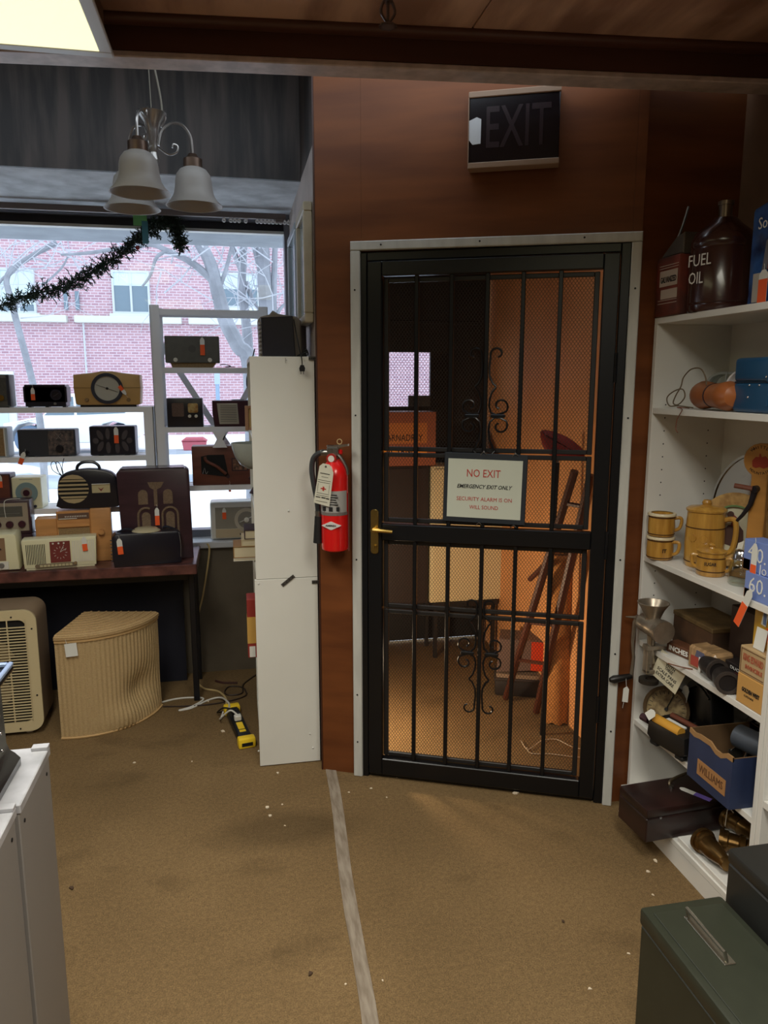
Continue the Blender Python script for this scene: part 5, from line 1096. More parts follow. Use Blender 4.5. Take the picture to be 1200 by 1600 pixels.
G().cyl((0, -.002, 0), (0, .004, 0), .182, n=56).done('disc', mat('polished_silver', (190, 190, 192), .12, metal=1), sl); G().ring((0, 0), .182, .190, -.006, .006, 56).done('rim', MATS['polished_silver'], sl)
wp_ = thing('apple_board', 'wooden paddle shaped board with red apple emblem and iron crank', 'apple peeler', (1.575, px(1184, 800, X=1.575).y, z + .001), -62)
wd = mat('pale_pine', (176, 124, 60), .4, k=1.15, var=.2, scale=4, stretch=(1, 1, 6))
hz_ = px(1182, 692, X=1.57).z - z
hr = .052
G().prism([(-.026, 0), (.026, 0), (.024, hz_ - 2.1 * hr)] + disc(hr, 18, 0, hz_ - hr, -62, 242) + [(-.024, hz_ - 2.1 * hr)], -.012, .012, bev=.003).done('paddle', wd, wp_); G().box(-.06, .06, -.03, .06, 0, .018, .003).done('base', wd, wp_)
G().prism([(-.022, -.018), (-.012, -.022), (.0, -.018), (.012, -.022), (.024, -.016), (.026, .004), (.014, .016), (.002, .012), (.0, .022), (-.004, .022), (-.004, .012), (-.014, .012), (-.024, .0)], -.0135, -.0118).done('apple_emblem', mat('apple_red', (160, 56, 34), .5), wp_).location = (0, 0, hz_ - hr - .002)
def arctext(s, r, c, a0_, da, h, flip=False):
    for k, ch in enumerate(s):
        a = a0_ + da * k
        text(ch, h, 'ink_black', wp_, (r * math.cos(R(a)), -.0128, c + r * math.sin(R(a))), rot=(90, 0, 0), name='lettering').rotation_euler = Matrix.Rotation(R(90), 3, 'X').to_euler() if False else (R(90), R(-(a - 90)) if not flip else R(-(a + 90)), 0)
arctext('WHITTLE', .040, hz_ - hr, 130, -13.3, .013); arctext('MOUNTAIN', .040, hz_ - hr, 228, 12, .011, True)
zc = hz_ - 2.1 * hr - .03
G().tube([(-.004, -.02, zc), (-.014, -.024, zc - .05), (-.034, -.026, zc - .085), (-.05, -.026, zc - .105)], [.010, .008, .006, .005], 8).cyl((-.004, -.012, zc), (-.004, -.034, zc), .011).done('crank', mat('iron', (36, 32, 36), .4, metal=.4), wp_); G().cyl((-.006, -.036, zc + .002), (-.055, -.050, zc + .008), .0075, n=10).done('crank_handle', 'r_wood', wp_)
G().prism([(-.03, .06), (-.02, .12), (-.038, .11), (-.05, .04)], -.03, -.028).done('blade', 'r_ivory', wp_)
jr = at3(1150, 914, z)
ja = thing('glass_jar', 'small clear glass jar with chrome shaker lid and paper tag', 'jar', (jr.x + .012, jr.y, z + .001), -40)
G().lathe([(.001, 0), (.030, 0), (.034, .005), (.035, .05), (.031, .066), (.024, .074), (.024, .084), (.0215, .084), (.0215, .074), (.028, .064), (.032, .05), (.031, .008), (.001, .006)], 28).done('glass_body', 'clear_glass', ja); G().lathe([(.001, .108), (.012, .108), (.02, .104), (.025, .094), (.0265, .082), (.0265, .078), (.024, .078), (.001, .09)], 28).lathe([(.026, .079), (.028, .0795), (.028, .0815), (.026, .082)], 28, cap=False).done('chrome_lid', 'chrome', ja)
G().prism([(-.014, -.036), (.014, -.036), (.014, -.008), (.005, 0), (-.005, 0), (-.014, -.008)], -.001, 0).done('paper_tag', 'tag_white', ja, loc=(.024, -.034, .088), rot=(0, -28, 0))
def blue_box(label, x0, y0, y1, z0, h, words, tx, tz):
    t = thing('bulb_box', label, 'box', (x0, (y0 + y1) / 2, z0), -90, 'blue light bulb boxes on the third shelf'); hw = abs(y1 - y0) / 2
    G().box(-hw, hw, 0, .06, 0, h, .001).done('carton', mat('carton_blue', (108, 130, 190), .5, k=1.2), t); G().box(-hw - .0004, -hw + .03, .0, .06, .0, h * .35).done('carton_end', mat('kraft_end', (170, 118, 70), .6), t)
    for s, x, zz, hh in words: text(s, hh, 'ink_white', t, (x - hw, -.0012, zz), w=None, bold=-.0003)
    return t, hw
yA = px(1163, 900, X=1.415).y
bb1, hw1 = blue_box('lower blue bulb carton at the third shelf front with white figures', 1.418, yA, 1.722, z + .001, .075, (('60.', .055, .04, .062),), 0, 0)
bb2, hw2 = blue_box('upper blue bulb carton with white figures and an orange tagged label', 1.425, px(1160, 860, X=1.42).y, 1.722, z + .0775, .088, (('4', .034, .055, .06), ('0.', .076, .048, .06), ('Jo', .086, .012, .04)), 0, 0)
price_tag(bb2, -hw2 + .052, .083, -.005, .135, .023, sticker=.55); price_tag(bb1, -hw1 + .048, .03, -.014, .125, .026, rot=24, sticker=.6)
yb = thing('yellow_carton', 'yellow carton with a blue printed tag under the bulb boxes', 'box', (1.45, max(px(1190, 960, X=1.45).y - .035, 1.782), SH[2] + .001), -90)
hy_ = px(1185, 936, X=1.45).z - SH[2]
G().box(-.045, .055, 0, .07, 0, hy_, .001).done('carton', mat('carton_yellow', (205, 160, 40), .5), yb); text('0', .03, 'ink_white', yb, (-.02, -.001, hy_ - .02)); G().prism([(-.008, -.06), (.012, -.06), (.012, -.01), (.002, 0), (-.008, -.01)], -.003, -.002).done('paper_tag', 'tag_white', yb, loc=(.005, 0, hy_ - .01), rot=(0, 10, 0)); G().box(-.003, .007, -.005, -.003, hy_ - .065, hy_ - .03).done('tag_print', mat('tag_blue', (110, 130, 175), .6), yb)
G().prism([(-.009, -.09), (.012, -.085), (.008, 0), (-.008, 0)], -.003, -.0015).done('orange_sticker', 'tag_orange', yb, loc=(.02, -.002, hy_ - .07), rot=(0, -12, 0))
# --- fourth shelf
z = SH[2]
gr = thing('meat_grinder', 'cast iron hand meat grinder clamped on the bookcase shelf end', 'meat grinder', (px(1020, 960, X=1.395).x, px(1020, 960, X=1.395).y, z), 0)
tin = mat('tinned_iron', (172, 160, 144), .33, metal=.75, var=.3, scale=20, bump=.1); dkw = mat('dark_handle', (28, 24, 22), .4)
o_ = gr.location.copy()
def L3(x, y, X=1.395): return px(x, y, X=X) - o_
ht = L3(1019, 940); 
G().lathe([(.024, ht.z - .060), (.030, ht.z - .045), (.038, ht.z - .025), (.052, ht.z - .004), (.054, ht.z), (.050, ht.z), (.036, ht.z - .022), (.02, ht.z - .05)], 28).done('hopper', tin, gr)
bc0 = ht.z - .085
G().tube([(0, .062, bc0), (0, .05, bc0), (0, -.045, bc0), (0, -.055, bc0)], [.018, .034, .036, .03], 20).cyl((0, 0, bc0), (0, 0, ht.z - .05), .026, n=18).done('barrel', tin, gr)
G().cyl((0, -.052, bc0), (0, -.075, bc0), .040, n=24).done('end_ring', tin, gr)
G().tube([(0, 0, bc0 - .02), (0, 0, bc0 - .07), (0, .0, -.005), (0, 0, -.045)], [.016, .013, .014, .018], 12).done('standing_post', tin, gr)
G().prism([(-.024, .004), (.075, .004), (.075, .014), (-.02, .02)], -.016, .016).box(-.02, -.006, -.014, .014, -.08, .01, .003).box(-.02, .05, -.014, .014, -.085, -.07, .003).done('clamp', tin, gr)
G().cyl((.016, 0, -.03), (.016, 0, -.075), .007).done('clamp_screw', tin, gr)
wv = G().at((.0, -.0, -.112), (90, 0, 25)).ring((0, 0), .012, .034, -.007, .007, 24); wv.done('wing_nut', mat('iron_dark', (58, 52, 46), .45, metal=.5), gr)
G().cyl((0, .06, bc0), (-.0, .10, bc0), .010).tube([(0, .098, bc0), (-.004, .105, bc0 - .02), (-.012, .10, bc0 - .09), (-.004, .10, bc0 - .15), (-.008, .10, bc0 - .21), (-.010, .10, bc0 - .225)], [.010, .009, .006, .006, .007, .007], 8).done('crank', tin, gr)
G().cyl((-.002, .102, bc0 - .001), (-.04, .108, bc0 + .002), .006, .002).done('thumb_screw', tin, gr)
G().tube([(-.008, .10, bc0 - .222), (-.03, .102, bc0 - .226), (-.075, .105, bc0 - .232), (-.09, .106, bc0 - .233)], [.010, .012, .015, .008], 12).done('wooden_grip', dkw, gr)
G().prism([(-.012, -.06), (.008, -.062), (.010, -.012), (.002, 0), (-.01, -.01)], -.001, 0).tube([(0, 0, 0), (-.003, 0, .03)], .0008, 4).tube([(-.006, 0, -.06), (-.009, 0, -.085)], .0008, 4).done('paper_tag', 'tag_white', gr, loc=(-.032, .09, bc0 - .255), rot=(0, 0, -20))
def carton(name, label, cat, x, y0, y1, z0, h, dx, m, rz=0, bev=.002):
    t = thing(name, label, cat, (x, (y0 + y1) / 2, z0), -90 + rz); hw = abs(y1 - y0) / 2
    G().box(-hw, hw, 0, dx, 0, h, bev).done('carton' if cat == 'box' else 'body', m, t); return t, hw
old = mat('aged_card', (96, 66, 42), .7, var=.4, scale=10, c2=(60, 42, 28)); 
hb_ = px(1060, 940, X=1.52).z - z
t, hw = carton('old_carton', 'worn brown carton with tattered top at the bookcase shelf back', 'box', 1.50, 2.30, 2.08, z + .001, .125, .15, old); G().box(-hw - .002, hw + .002, -.002, .152, .112, .128, .002).done('lid', mat('aged_lid', (112, 88, 52), .7, var=.5, scale=18), t)
t, hw = carton('small_carton', 'small brown carton with white lettering beside the meat grinder', 'box', 1.455, 2.245, 2.135, z + .001, .035, .05, mat('choc_card', (98, 60, 38), .6), rz=12); text('INCHES', .024, 'ink_white', t, (.0, -.0012, .017), w=.085, bold=.0006)
t, hw = carton('straw_packet', 'crinkled red and tan packet lying by the small lettered carton', 'packet', 1.44, 2.105, 1.985, z + .001, .075, .08, mat('cellophane', (186, 150, 108), .3, var=.5, scale=18, stretch=(4, 1, 1), bump=.3), rz=8, bev=.008)
G().box(-hw * .7, hw * .5, -.0015, .0, .012, .045).done('red_panel', mat('packet_red', (170, 66, 54), .5), t); G().prism([(-hw * .4, .046), (hw * .5, .044), (hw * .2, .066), (-hw * .3, .068)], -.0018, 0).done('blue_print', mat('packet_blue', (90, 92, 120), .5), t); G().box(-.004, .006, -.004, -.002, -.0, .05).done('white_strip', 'tag_white', t)
G().tube(smooth([(-.02, -.01, .003), (-.05, -.03, .002), (-.09, -.05, .002)], 4), .002, 5).done('tie', mat('tie_brown', (120, 72, 50), .6), t)
t, hw = carton('dark_carton', 'large plain dark brown carton standing behind the fourth shelf things', 'box', 1.548, 2.06, 1.76, z + .001, .215, .14, mat('dark_card', (58, 40, 32), .6, var=.15))
t, hw = carton('print_carton', 'dark printed carton with maroon band lying before the brown carton', 'box', 1.49, 2.03, 1.80, z + .001, .06, .05, mat('black_card', (38, 32, 32), .5), rz=0); G().box(-hw, hw, -.001, 0, .018, .036).done('maroon_band', mat('band_maroon', (92, 36, 36), .5), t); text('DUO 80mm', .014, 'ink_white', t, (0, -.0016, .046), w=.1); text('180 P', .013, 'ink_white', t, (-.02, -.0016, .010), w=.06)
for i, (x, y, rr, lab) in enumerate(((1118, 1052, 0, 'black cone shaped object lying left on fourth shelf front'), (1130, 1070, 0, 'black cone shaped object lying nearest the tan cigar box'))):
    t = thing('black_horn', lab, 'horn', ((1.450, 1.428)[i], (2.0, 1.905)[i], z + .036), -8 - 14 * i, 'black horns on the fourth shelf')
    G().loft([[(r * math.cos(2 * math.pi * k / 20), yy, r * .92 * math.sin(2 * math.pi * k / 20)) for k in range(20)] for r, yy in ((.036, -.035), (.036, .0), (.030, .03), (.018, .05), (.004, .056))]).done('body', mat('horn_black', (34, 30, 30), .45), t)
    G().at((0, -.0355, 0)).ring((0, 0), .026, .036, -.003, .003, 20).done('mouth_ring', mat('horn_rim', (62, 54, 50), .5), t)
yq = px(1150, 1090, X=1.415).y
t, hw = carton('cigar_box', 'lower plain tan cigar box under the red lettered one', 'box', 1.414, yq, 1.722, z + .001, .088, .11, mat('cigar_tan', (198, 150, 82), .6, k=1.05)); text('GOLDEN WEST', .017, 'ink_black', t, (.006, -.0012, .046), w=1.35 * hw, bold=.0006); text('CIGARS', .008, 'ink_black', t, (.0, -.0012, .030), w=.04)
t['group'] = 'cigar boxes on the fourth shelf'
t, hw = carton('cigar_box', 'upper tan cigar box with red lettering and bordered edge', 'box', 1.416, yq, 1.722, z + .0895, .082, .12, mat('cigar_cream', (186, 158, 116), .6)); t['group'] = 'cigar boxes on the fourth shelf'
mat('cigar_red', (176, 92, 64), .6); text('KING EDWARD', .028, 'cigar_red', t, (.003, -.0012, .052), w=2 * hw - .026, bold=.0008); text('INVINCIBLE', .017, 'cigar_red', t, (.008, -.0012, .026), w=1.3 * hw, bold=.0005)
for a in ((-hw + .006, hw - .006, .006, .008), (-hw + .006, hw - .006, .074, .076), (-hw + .006, -hw + .008, .006, .076)): G().box(a[0], a[1], -.0012, 0, a[2], a[3]).done('printed_border', mat('cigar_brown', (110, 76, 46), .6), t)
cp_ = px(1187, 1012, X=1.44); 
tag(G().box(-.022, .022, 0, .001, 0, .062).done('note_card', 'tag_white', None, loc=(1.43, yq - .055, z + .1735), rot=(-8, 0, -90)), 'small white typed note card standing on the upper cigar box', 'card')
# --- fifth shelf
z = SH[3]
dl = thing('dial_scale', 'round brass faced dial scale leaning in the bookcase corner', 'scale'); dl.matrix_basis = Matrix.Translation((1.47, min(px(1034, 1075, X=1.47).y, 2.26), z + .082)) @ Matrix.Rotation(R(-48), 4, 'Z') @ Matrix.Rotation(R(-14), 4, 'X')
G().cyl((0, .006, 0), (0, .05, 0), .080, n=36).done('case', mat('scale_case', (70, 52, 40), .4), dl); G().ring((0, 0), .070, .081, -.004, .012, 36).done('bezel', mat('scale_rim', (96, 76, 52), .35, metal=.4), dl)
G().cyl((0, .003, 0), (0, .007, 0), .071, n=36).done('dial_face', mat('scale_face', (158, 138, 98), .5, var=.5, scale=45, c2=(96, 76, 50)), dl); G().tube([(0, -.001, 0), (.02, -.002, .055)], .002, 5).cyl((0, .004, 0), (0, -.004, 0), .006).done('pointer', 'ink_black', dl)
g = G()
for k in range(24): g.at((.058 * math.cos(k * math.pi / 12), .0026, .058 * math.sin(k * math.pi / 12)), (0, -k * 15, 0)).box(-.006, .006, -.0008, .0008, -.0008, .0008)
g.done('dial_marks', 'ink_black', dl)
G().tube(smooth([(0, -.002, -.02), (-.012, -.006, -.04), (.004, -.006, -.05), (.012, -.004, -.03)], 4), .002, 5).done('hook', 'ink_black', dl)
sgp = px(1045, 1049, X=1.43)
sc_ = thing('scale_card', 'handwritten cream card propped over the dial scale', 'card', (1.43, sgp.y, sgp.z), rot=(-6, 20, -72))
G().box(-.058, .058, -.001, .001, -.052, .05).done('card', mat('hand_card', (205, 198, 172), .7), sc_)
for s, zz, w in (('IT COMES', .034, .085), ('WITH', .016, .04), ('THREE', .002, .035), ('SCALE PANS', -.016, .085), ('EXTRA CARE', -.034, .08)): text(s, .016, 'ink_black', sc_, (0, -.0016, zz), w=w, bold=.0002)
bk = at3(1046, 1140, z)
vd = thing('film_viewer', 'black tabletop device with yellow roller and white tag on fifth shelf', 'viewer', (1.375, px(1050, 1130, X=1.40).y, z + .001), -78)
G().prism([(-.085, .03), (-.08, .085), (.085, .085), (.09, .03), (.07, .012), (-.06, .012)], 0, .13, bev=.010, seg=2).done('housing', mat('viewer_black', (26, 25, 25), .4), vd)
for s in (-.055, .06):
    for q in (.005, .1): G().box(s - .018, s + .018, q, q + .025, 0, .016, .004).done('foot', 'black_rubber', vd)
G().cyl((-.066, .022, .088), (.050, .022, .088), .017, n=18).done('yellow_roller', mat('roller_yellow', (205, 150, 55), .5, k=1.1), vd); G().box(-.05, .03, .05, .066, .085, .090).done('paper_strip', 'tag_white', vd); G().cyl((-.062, .09, .09), (.05, .09, .09), .010, n=12).done('wooden_rod', 'r_wood', vd)
G().cyl((-.12, .012, .075), (-.086, .012, .075), .013, n=12).done('end_knob', 'r_darkwood', vd); G().prism([(-.014, -.036), (.014, -.036), (.014, -.008), (.005, 0), (-.005, 0), (-.014, -.008)], -.001, 0).done('paper_tag', 'tag_white', vd, loc=(-.05, .0, .125), rot=(-20, 40, 0))
boot = mat('boot_leather', (20, 19, 19), .38, bump=.15, var=.3, scale=8)
for i, (x0_, y0_, rz, lab) in enumerate(((1.535, 2.195, -95, 'black leather case flap with white tag at fifth shelf back'), (1.588, 1.93, -90, 'black leather case with steel studs behind the blue carton'))):
    t = thing('leather_case', lab, 'case', (x0_, y0_, z + .001), rz, 'black leather cases on the fifth shelf')
    G().prism([(-.10, 0), (.10, 0), (.11, .10), (.09, .20), (.0, .235), (-.07, .17), (-.105, .07)], 0, .088, bev=.014, seg=3).done('body', boot, t)
    G().tube(smooth([(-.10, -.002, .09), (-.05, -.004, .15), (.02, -.004, .20), (.09, -.002, .18)], 5), .004, 6).done('welt', boot, t)
    for k in (-.04, .0): G().sph((k, -.002, .05), .006, n=8).done('stud', 'steel', t)
    if i == 0: G().prism([(-.020, -.055), (.020, -.055), (.020, -.012), (.008, .0), (-.008, 0), (-.020, -.012)], -.001, 0).done('paper_tag', 'tag_white', t, loc=(-.035, -.012, .175), rot=(-8, 4, 0))
# blue carton of roller skates
bxx = thing('skate_carton', 'torn dark blue carton of metal roller skates on the fifth shelf', 'box', (1.370, 1.868, z + .001), -90)
cbl = mat('carton_navy', (38, 52, 88), .6, k=1.1, var=.3, scale=8); kr = mat('carton_inner', (112, 84, 54), .8, var=.2); hw = .104; D_ = .212; hb_ = .158
def edge(n_, lo, seed):
    rr = random.Random(seed); return [lo + rr.uniform(-.010, .006) for _ in range(n_)]
for (xa_, xb_, ya_, yb2, nm) in ((-hw, hw, 0, .004, 'front_wall'), (-hw, -hw + .004, .004, D_, 'end_wall'), (hw - .004, hw, .004, D_, 'end_wall'), (-hw + .004, hw - .004, D_ - .004, D_, 'rear_wall')):
    if nm == 'front_wall':
        e = edge(9, hb_, 2); G().prism([(-hw, 0), (hw, 0)] + [(hw - 2 * hw * k / 8, e[k]) for k in range(9)], ya_, yb2).done(nm, cbl, bxx)
        G().prism([(hw - 2 * hw * k / 8, e[k] - .014) for k in range(9)][::-1] + [(hw - 2 * hw * k / 8, e[k] + .0012) for k in range(9)], -.0010, .0045).done('torn_edge', mat('torn_kraft', (160, 122, 78), .8), bxx)
    else:
        G().box(xa_, xb_, ya_, yb2, 0, hb_).done(nm, cbl, bxx); G().box(xa_ + .0005 if xa_ < 0 else xa_ - .001, xb_ + .001 if xa_ < 0 else xb_ - .0005, ya_, yb2 - .001, .003, hb_ + .001).done('wall_lining', kr, bxx)
G().box(-hw + .004, hw - .004, .004, D_ - .004, 0, .004).done('bottom', kr, bxx); G().box(-hw + .05, hw - .022, -.001, 0, .03, .08).done('paper_label', mat('label_kraft', (168, 122, 76), .6), bxx); text('WILLIAMS', .035, mat('label_brown', (96, 62, 40), .6), bxx, (.014, -.0018, .055), w=.115)
for i, (yy, xx) in enumerate(((.106, -.048), (.107, .047))):
    sk = thing('roller_skate', ('front' if i == 0 else 'rear') + ' metal roller skate lying in the torn blue carton', 'roller skate', bxx.matrix_basis @ Vector((xx, yy, .028)), -92 + 3 * i, 'roller skates in the blue carton'); sk.scale = (.82, .82, .82)
    G().prism([(-.035, -.10), (.035, -.10), (.04, .0), (.035, .10), (-.035, .10), (-.04, 0)], .02, .024, 'z').box(-.04, -.036, .02, .08, .024, .07).box(.036, .04, .02, .08, .024, .07).done('foot_plate', mat('skate_steel', (120, 116, 106), .3, metal=.8), sk)
    for a in (-.07, .07):
        for b in (-1, 1): G().cyl((b * .022, a, -.004), (b * .042, a, -.004), .022, n=18).done('wheel', 'steel', sk)
        G().cyl((-.042, a, -.004), (.042, a, -.004), .004).done('axle', 'steel', sk)
    G().tube(smooth([(-.038, .03, .06), (-.02, .06, .10), (.02, .06, .10), (.038, .03, .06)], 4), .005, 6).done('ankle_loop', 'chrome', sk)
pr = thing('metal_drum', 'dull grey metal cylinder lying across the skates in carton', 'cylinder', bxx.matrix_basis @ Vector((.03, .12, .162)), -75); G().cyl((-.05, 0, 0), (.05, 0, 0), .036, n=28).done('drum', mat('drum_grey', (96, 102, 112), .35, metal=.5), pr); G().at((.05, 0, 0), (0, 0, 90)).ring((0, 0), .026, .037, -.003, .003, 28).done('rim', 'steel', pr)
tag(G().cyl((0, 0, 0), (0, .001, 0), .012, n=20).done('sticker', 'tag_orange', None, loc=(px(1007, 1128, Y=2.3695).x, 2.3685, px(1007, 1128, Y=2.3695).z)), 'round orange sticker on the inner side panel of the bookcase', 'sticker')
# --- bottom: wooden case, brass nozzles, board
z = SH[4]
p0 = px(973, 1262, Z=0); fl_ = px(1003, 1318, Z=0); 
wc = thing('wooden_case', 'dark mahogany case with metal bail handle and purple tag jutting from bottom shelf', 'case', (1.15, 2.10, 0), 0)
A_, B2, C2 = px(971, 1290, Z=.0865), px(1008, 1318, Z=.0865), px(1122, 1300, Z=.0865)
ux = (C2 - B2); ux.z = 0; wL = ux.length; ux.normalize(); an = math.degrees(math.atan2(ux.y, ux.x)); uyv = Vector((-ux.y, ux.x, 0)); dW = abs((A_ - B2).dot(uyv))
dW = max(.16, dW); wL = .42
wc.location = (B2.x, B2.y, .0865); wc.rotation_euler = (0, 0, R(an + 2)); hC = .118
mh = mat('mahogany', (50, 27, 24), .32, k=1.0, var=.55, scale=6, stretch=(1, 1, 3), c2=(30, 18, 18), spec=.6)
G().box(0, wL, 0, dW, 0, hC * .72, .004).done('case_bottom', mh, wc); G().box(0, wL, 0, dW, hC * .725, hC, .006, 2).done('case_lid', mh, wc)
G().tube(smooth([(wL * .38, dW * .62, hC), (wL * .40, dW * .70, hC + .018), (wL * .6, dW * .8, hC + .026), (wL * .78, dW * .78, hC + .018), (wL * .84, dW * .72, hC + .002)], 5), .005, 7).done('bail_handle', mat('handle_bronze', (92, 80, 62), .35, metal=.6), wc); G().cyl((wL * .38, dW * .6, hC), (wL * .38, dW * .6, hC + .01), .008).cyl((wL * .84, dW * .72, hC), (wL * .84, dW * .72, hC + .008), .008).done('handle_post', 'steel', wc)
tg = G().at((wL * .47, dW * .42, hC + .002), (0, 0, -58)).prism([(-.045, -.011), (.012, -.011), (.022, -.004), (.022, .004), (.012, .011), (-.045, .011)], 0, .001, 'z').done('paper_tag', 'tag_white', wc); tg.rotation_euler = (0, 0, R(175)); tg.data.transform(Matrix.Translation((-wL * .47, -dW * .42, 0))); tg.location = (wL * .47, dW * .42, 0)
G().box(-.085, -.03, -.011, .011, hC + .002, hC + .0035).done('purple_sticker', mat('tag_purple', (112, 92, 178), .6, k=1.1), tg).rotation_euler = (0, 0, R(-58))
G().cyl((wL * .12, -.001, hC * .72), (wL * .12, -.004, hC * .72), .004).done('latch_pin', 'chrome', wc)
pl_ = tag(G().box(-.150, .14, -.232, .055, .0, .018, .002).done('white_board', bw_, None, loc=(1.53, 1.955, SH[4] + .0005)), 'loose white laminate board lying on the bookcase bottom shelf', 'board')
brs = mat('old_brass', (128, 98, 56), .28, metal=.9, var=.35, scale=12, c2=(84, 62, 36))
def nozzle(label, p0_, p1_, r0_, r1_, zz):
    a, b = at3(*p0_, zz), at3(*p1_, zz); d_ = (b - a); L_ = d_.length
    t = thing('brass_nozzle', label, 'nozzle', a, math.degrees(math.atan2(d_.y, d_.x)), 'brass fire nozzles on the bottom shelf')
    prof = [(0, r0_ * .8), (.004, r0_), (.018, r0_), (.022, r0_ * .86), (.05, r0_ * .84), (.055, r1_ * 1.15), (.07, r1_ * 1.05), (L_, r1_ * .7), (L_ + .004, r1_ * .8), (L_ + .016, r1_ * .78)]
    G().loft([[(x, r * math.cos(2 * math.pi * k / 24), r * math.sin(2 * math.pi * k / 24)) for k in range(24)] for x, r in prof]).done('barrel', brs, t)
    G().loft([[(x, r * math.cos(2 * math.pi * k / 24), r * math.sin(2 * math.pi * k / 24)) for k in range(24)] for x, r in ((-.006, r0_ * .5), (-.006, r0_ * 1.12), (.006, r0_ * 1.12), (.006, r0_ * .5))], cap=True).done('coupling_ring', brs, t); return t
nozzle('long brass nozzle lying nearest the loose white board front', (1098, 1313), (1132, 1346), .036, .026, SH[4] + .0595)
nozzle('short dark brass nozzle between the other two nozzles', (1127, 1312), (1165, 1322), .033, .028, SH[4] + .056)
nozzle('rear brass nozzle with a string tied round its end', (1136, 1278), (1190, 1310), .030, .026, SH[4] + .053)
tag(G().tube(smooth([px(1146, 1270, X=1.42), px(1138, 1262, X=1.41), px(1135, 1275, X=1.41), px(1133, 1290, X=1.41)], 5), .0012, 5).done('string', mat('white_string', (190, 182, 165), .7)), 'thin white string hanging below the torn blue carton', 'string')

# ---------------------------------------------------------------- green metal file chests
gz = .60
c0, c1 = px(1003, 1418, Z=gz), px(1126, 1400, Z=gz); 
gm_ = mat('olive_metal', (44, 47, 36), .42, k=1.0, var=.12, scale=30); wdt = (c1 - c0).length; an = math.degrees(math.atan2(c1.y - c0.y, c1.x - c0.x))
fc = thing('file_chest', 'olive green metal file chest with chrome bail handle on lid', 'file box', (c0.x, c0.y, 0), an, 'metal file chests in the right foreground')
dpt = .46
G().box(0, wdt, -dpt, 0, 0, gz - .035, .003).done('body', gm_, fc); G().box(-.003, wdt + .003, -dpt - .003, .003, gz - .034, gz, .006, 2).done('lid', gm_, fc)
G().box(.012, wdt - .012, -.30, -.02, gz, gz + .0025, .001).done('lid_panel', gm_, fc); G().box(.0, wdt, -.315, -.311, gz, gz + .001).done('lid_seam', 'dark_gap', fc)
hx_ = px(1108, 1470, Z=gz); hl = fc.matrix_basis.inverted() @ hx_
hm_ = mat('worn_chrome', (170, 165, 150), .25, metal=.9)
G().tube([(hl.x - .004, hl.y + .055, gz + .002), (hl.x - .010, hl.y + .055, gz + .024), (hl.x - .010, hl.y - .055, gz + .024), (hl.x - .004, hl.y - .055, gz + .002)], .0035, 6).box(hl.x - .012, hl.x + .010, hl.y - .06, hl.y + .06, gz + .002, gz + .005, .001).done('bail_handle', hm_, fc)
G().sph((.02, -.035, gz - .06), .004, n=6).done('rivet', gm_, fc)
gz2 = .70; e0 = px(1122, 1327, Z=gz2)
dkm = mat('charcoal_metal', (36, 36, 34), .4, k=1.0, var=.1, scale=30)
f2 = thing('file_chest', 'dark charcoal metal file chest standing right of the green chest', 'file box', (max(e0.x, c0.x + wdt + .010), e0.y, 0), an, 'metal file chests in the right foreground')
G().box(0, .30, -.55, 0, 0, gz2 - .03, .003).done('body', dkm, f2); G().box(-.002, .302, -.552, .002, gz2 - .029, gz2, .006, 2).done('lid', dkm, f2)
G().prism([(-.03, -.02), (.0, -.022), (-.006, .004), (-.004, .03), (-.010, .006)], -.003, -.001, 'x').done('torn_sticker', 'tag_white', f2).location = (0, -.28, gz2 - .09)
# ================================================================== things in the passage behind the barred door
dkb_ = mat('bench_dark', (34, 30, 28), .5)
b0, b1 = px(586, 950, Y=3.98), px(862, 950, Y=3.98)
bn = thing('low_bench', 'low dark metal bench along the street door in the passage', 'bench', ((b0.x + b1.x) / 2, 4.10, 0)); hw = (b1.x - b0.x) / 2; hw = min(hw, 1.46 - (b0.x + b1.x) / 2)
G().box(-hw, hw, -.12, .12, .30, .33, .003).done('top', dkb_, bn)
for s in (-1, 1):
    for q in (-.1, .1): G().box(s * (hw - .02) - .01, s * (hw - .02) + .01, q - .01, q + .01, 0, .30).done('leg', dkb_, bn)
c0, c1 = px(672, 900, Y=3.99), px(800, 900, Y=3.99)
cc_ = thing('cream_locker', 'pale cream metal locker on the bench behind the barred door', 'locker', ((c0.x + c1.x) / 2 + .06, 4.09, .3315)); w_ = (c1.x - c0.x) / 2 + .06; hL = px(820, 726, Y=3.99).z - .33
G().box(-w_, w_, -.1, .1, 0, hL, .006, 2).done('carcass', mat('locker_cream', (206, 196, 158), .5, k=1.2), cc_); G().box(-w_ + .015, -.004, -.106, -.1, .015, hL - .015, .002).box(.004, w_ - .015, -.106, -.1, .015, hL - .015, .002).done('door_leaf', MATS['locker_cream'], cc_)
c0, c1 = px(590, 800, Y=3.99), px(671, 800, Y=3.99); bz = px(630, 728, Y=3.99).z
dc = thing('dark_cabinet', 'narrow dark brown cabinet on the passage bench under the carton', 'cabinet', ((c0.x + c1.x) / 2, 4.09, .3315)); w_ = (c1.x - c0.x) / 2
G().box(-w_, w_ - .004, -.1, .1, 0, bz - .333, .004).done('carcass', mat('cab_dark', (44, 32, 28), .5), dc); G().box(-w_ + .012, w_ - .016, -.105, -.1, .012, bz - .345, .002).done('door_leaf', MATS['cab_dark'], dc)
d0, d1 = px(594, 700, Y=3.98), px(681, 700, Y=3.98); tz = px(630, 644, Y=3.98).z
cb = thing('shipping_carton', 'reddish brown shipping carton with stamped lettering seen through door mesh', 'box', ((d0.x + d1.x) / 2, 3.98, bz + .0005)); w_ = (d1.x - d0.x) / 2; hC_ = tz - bz
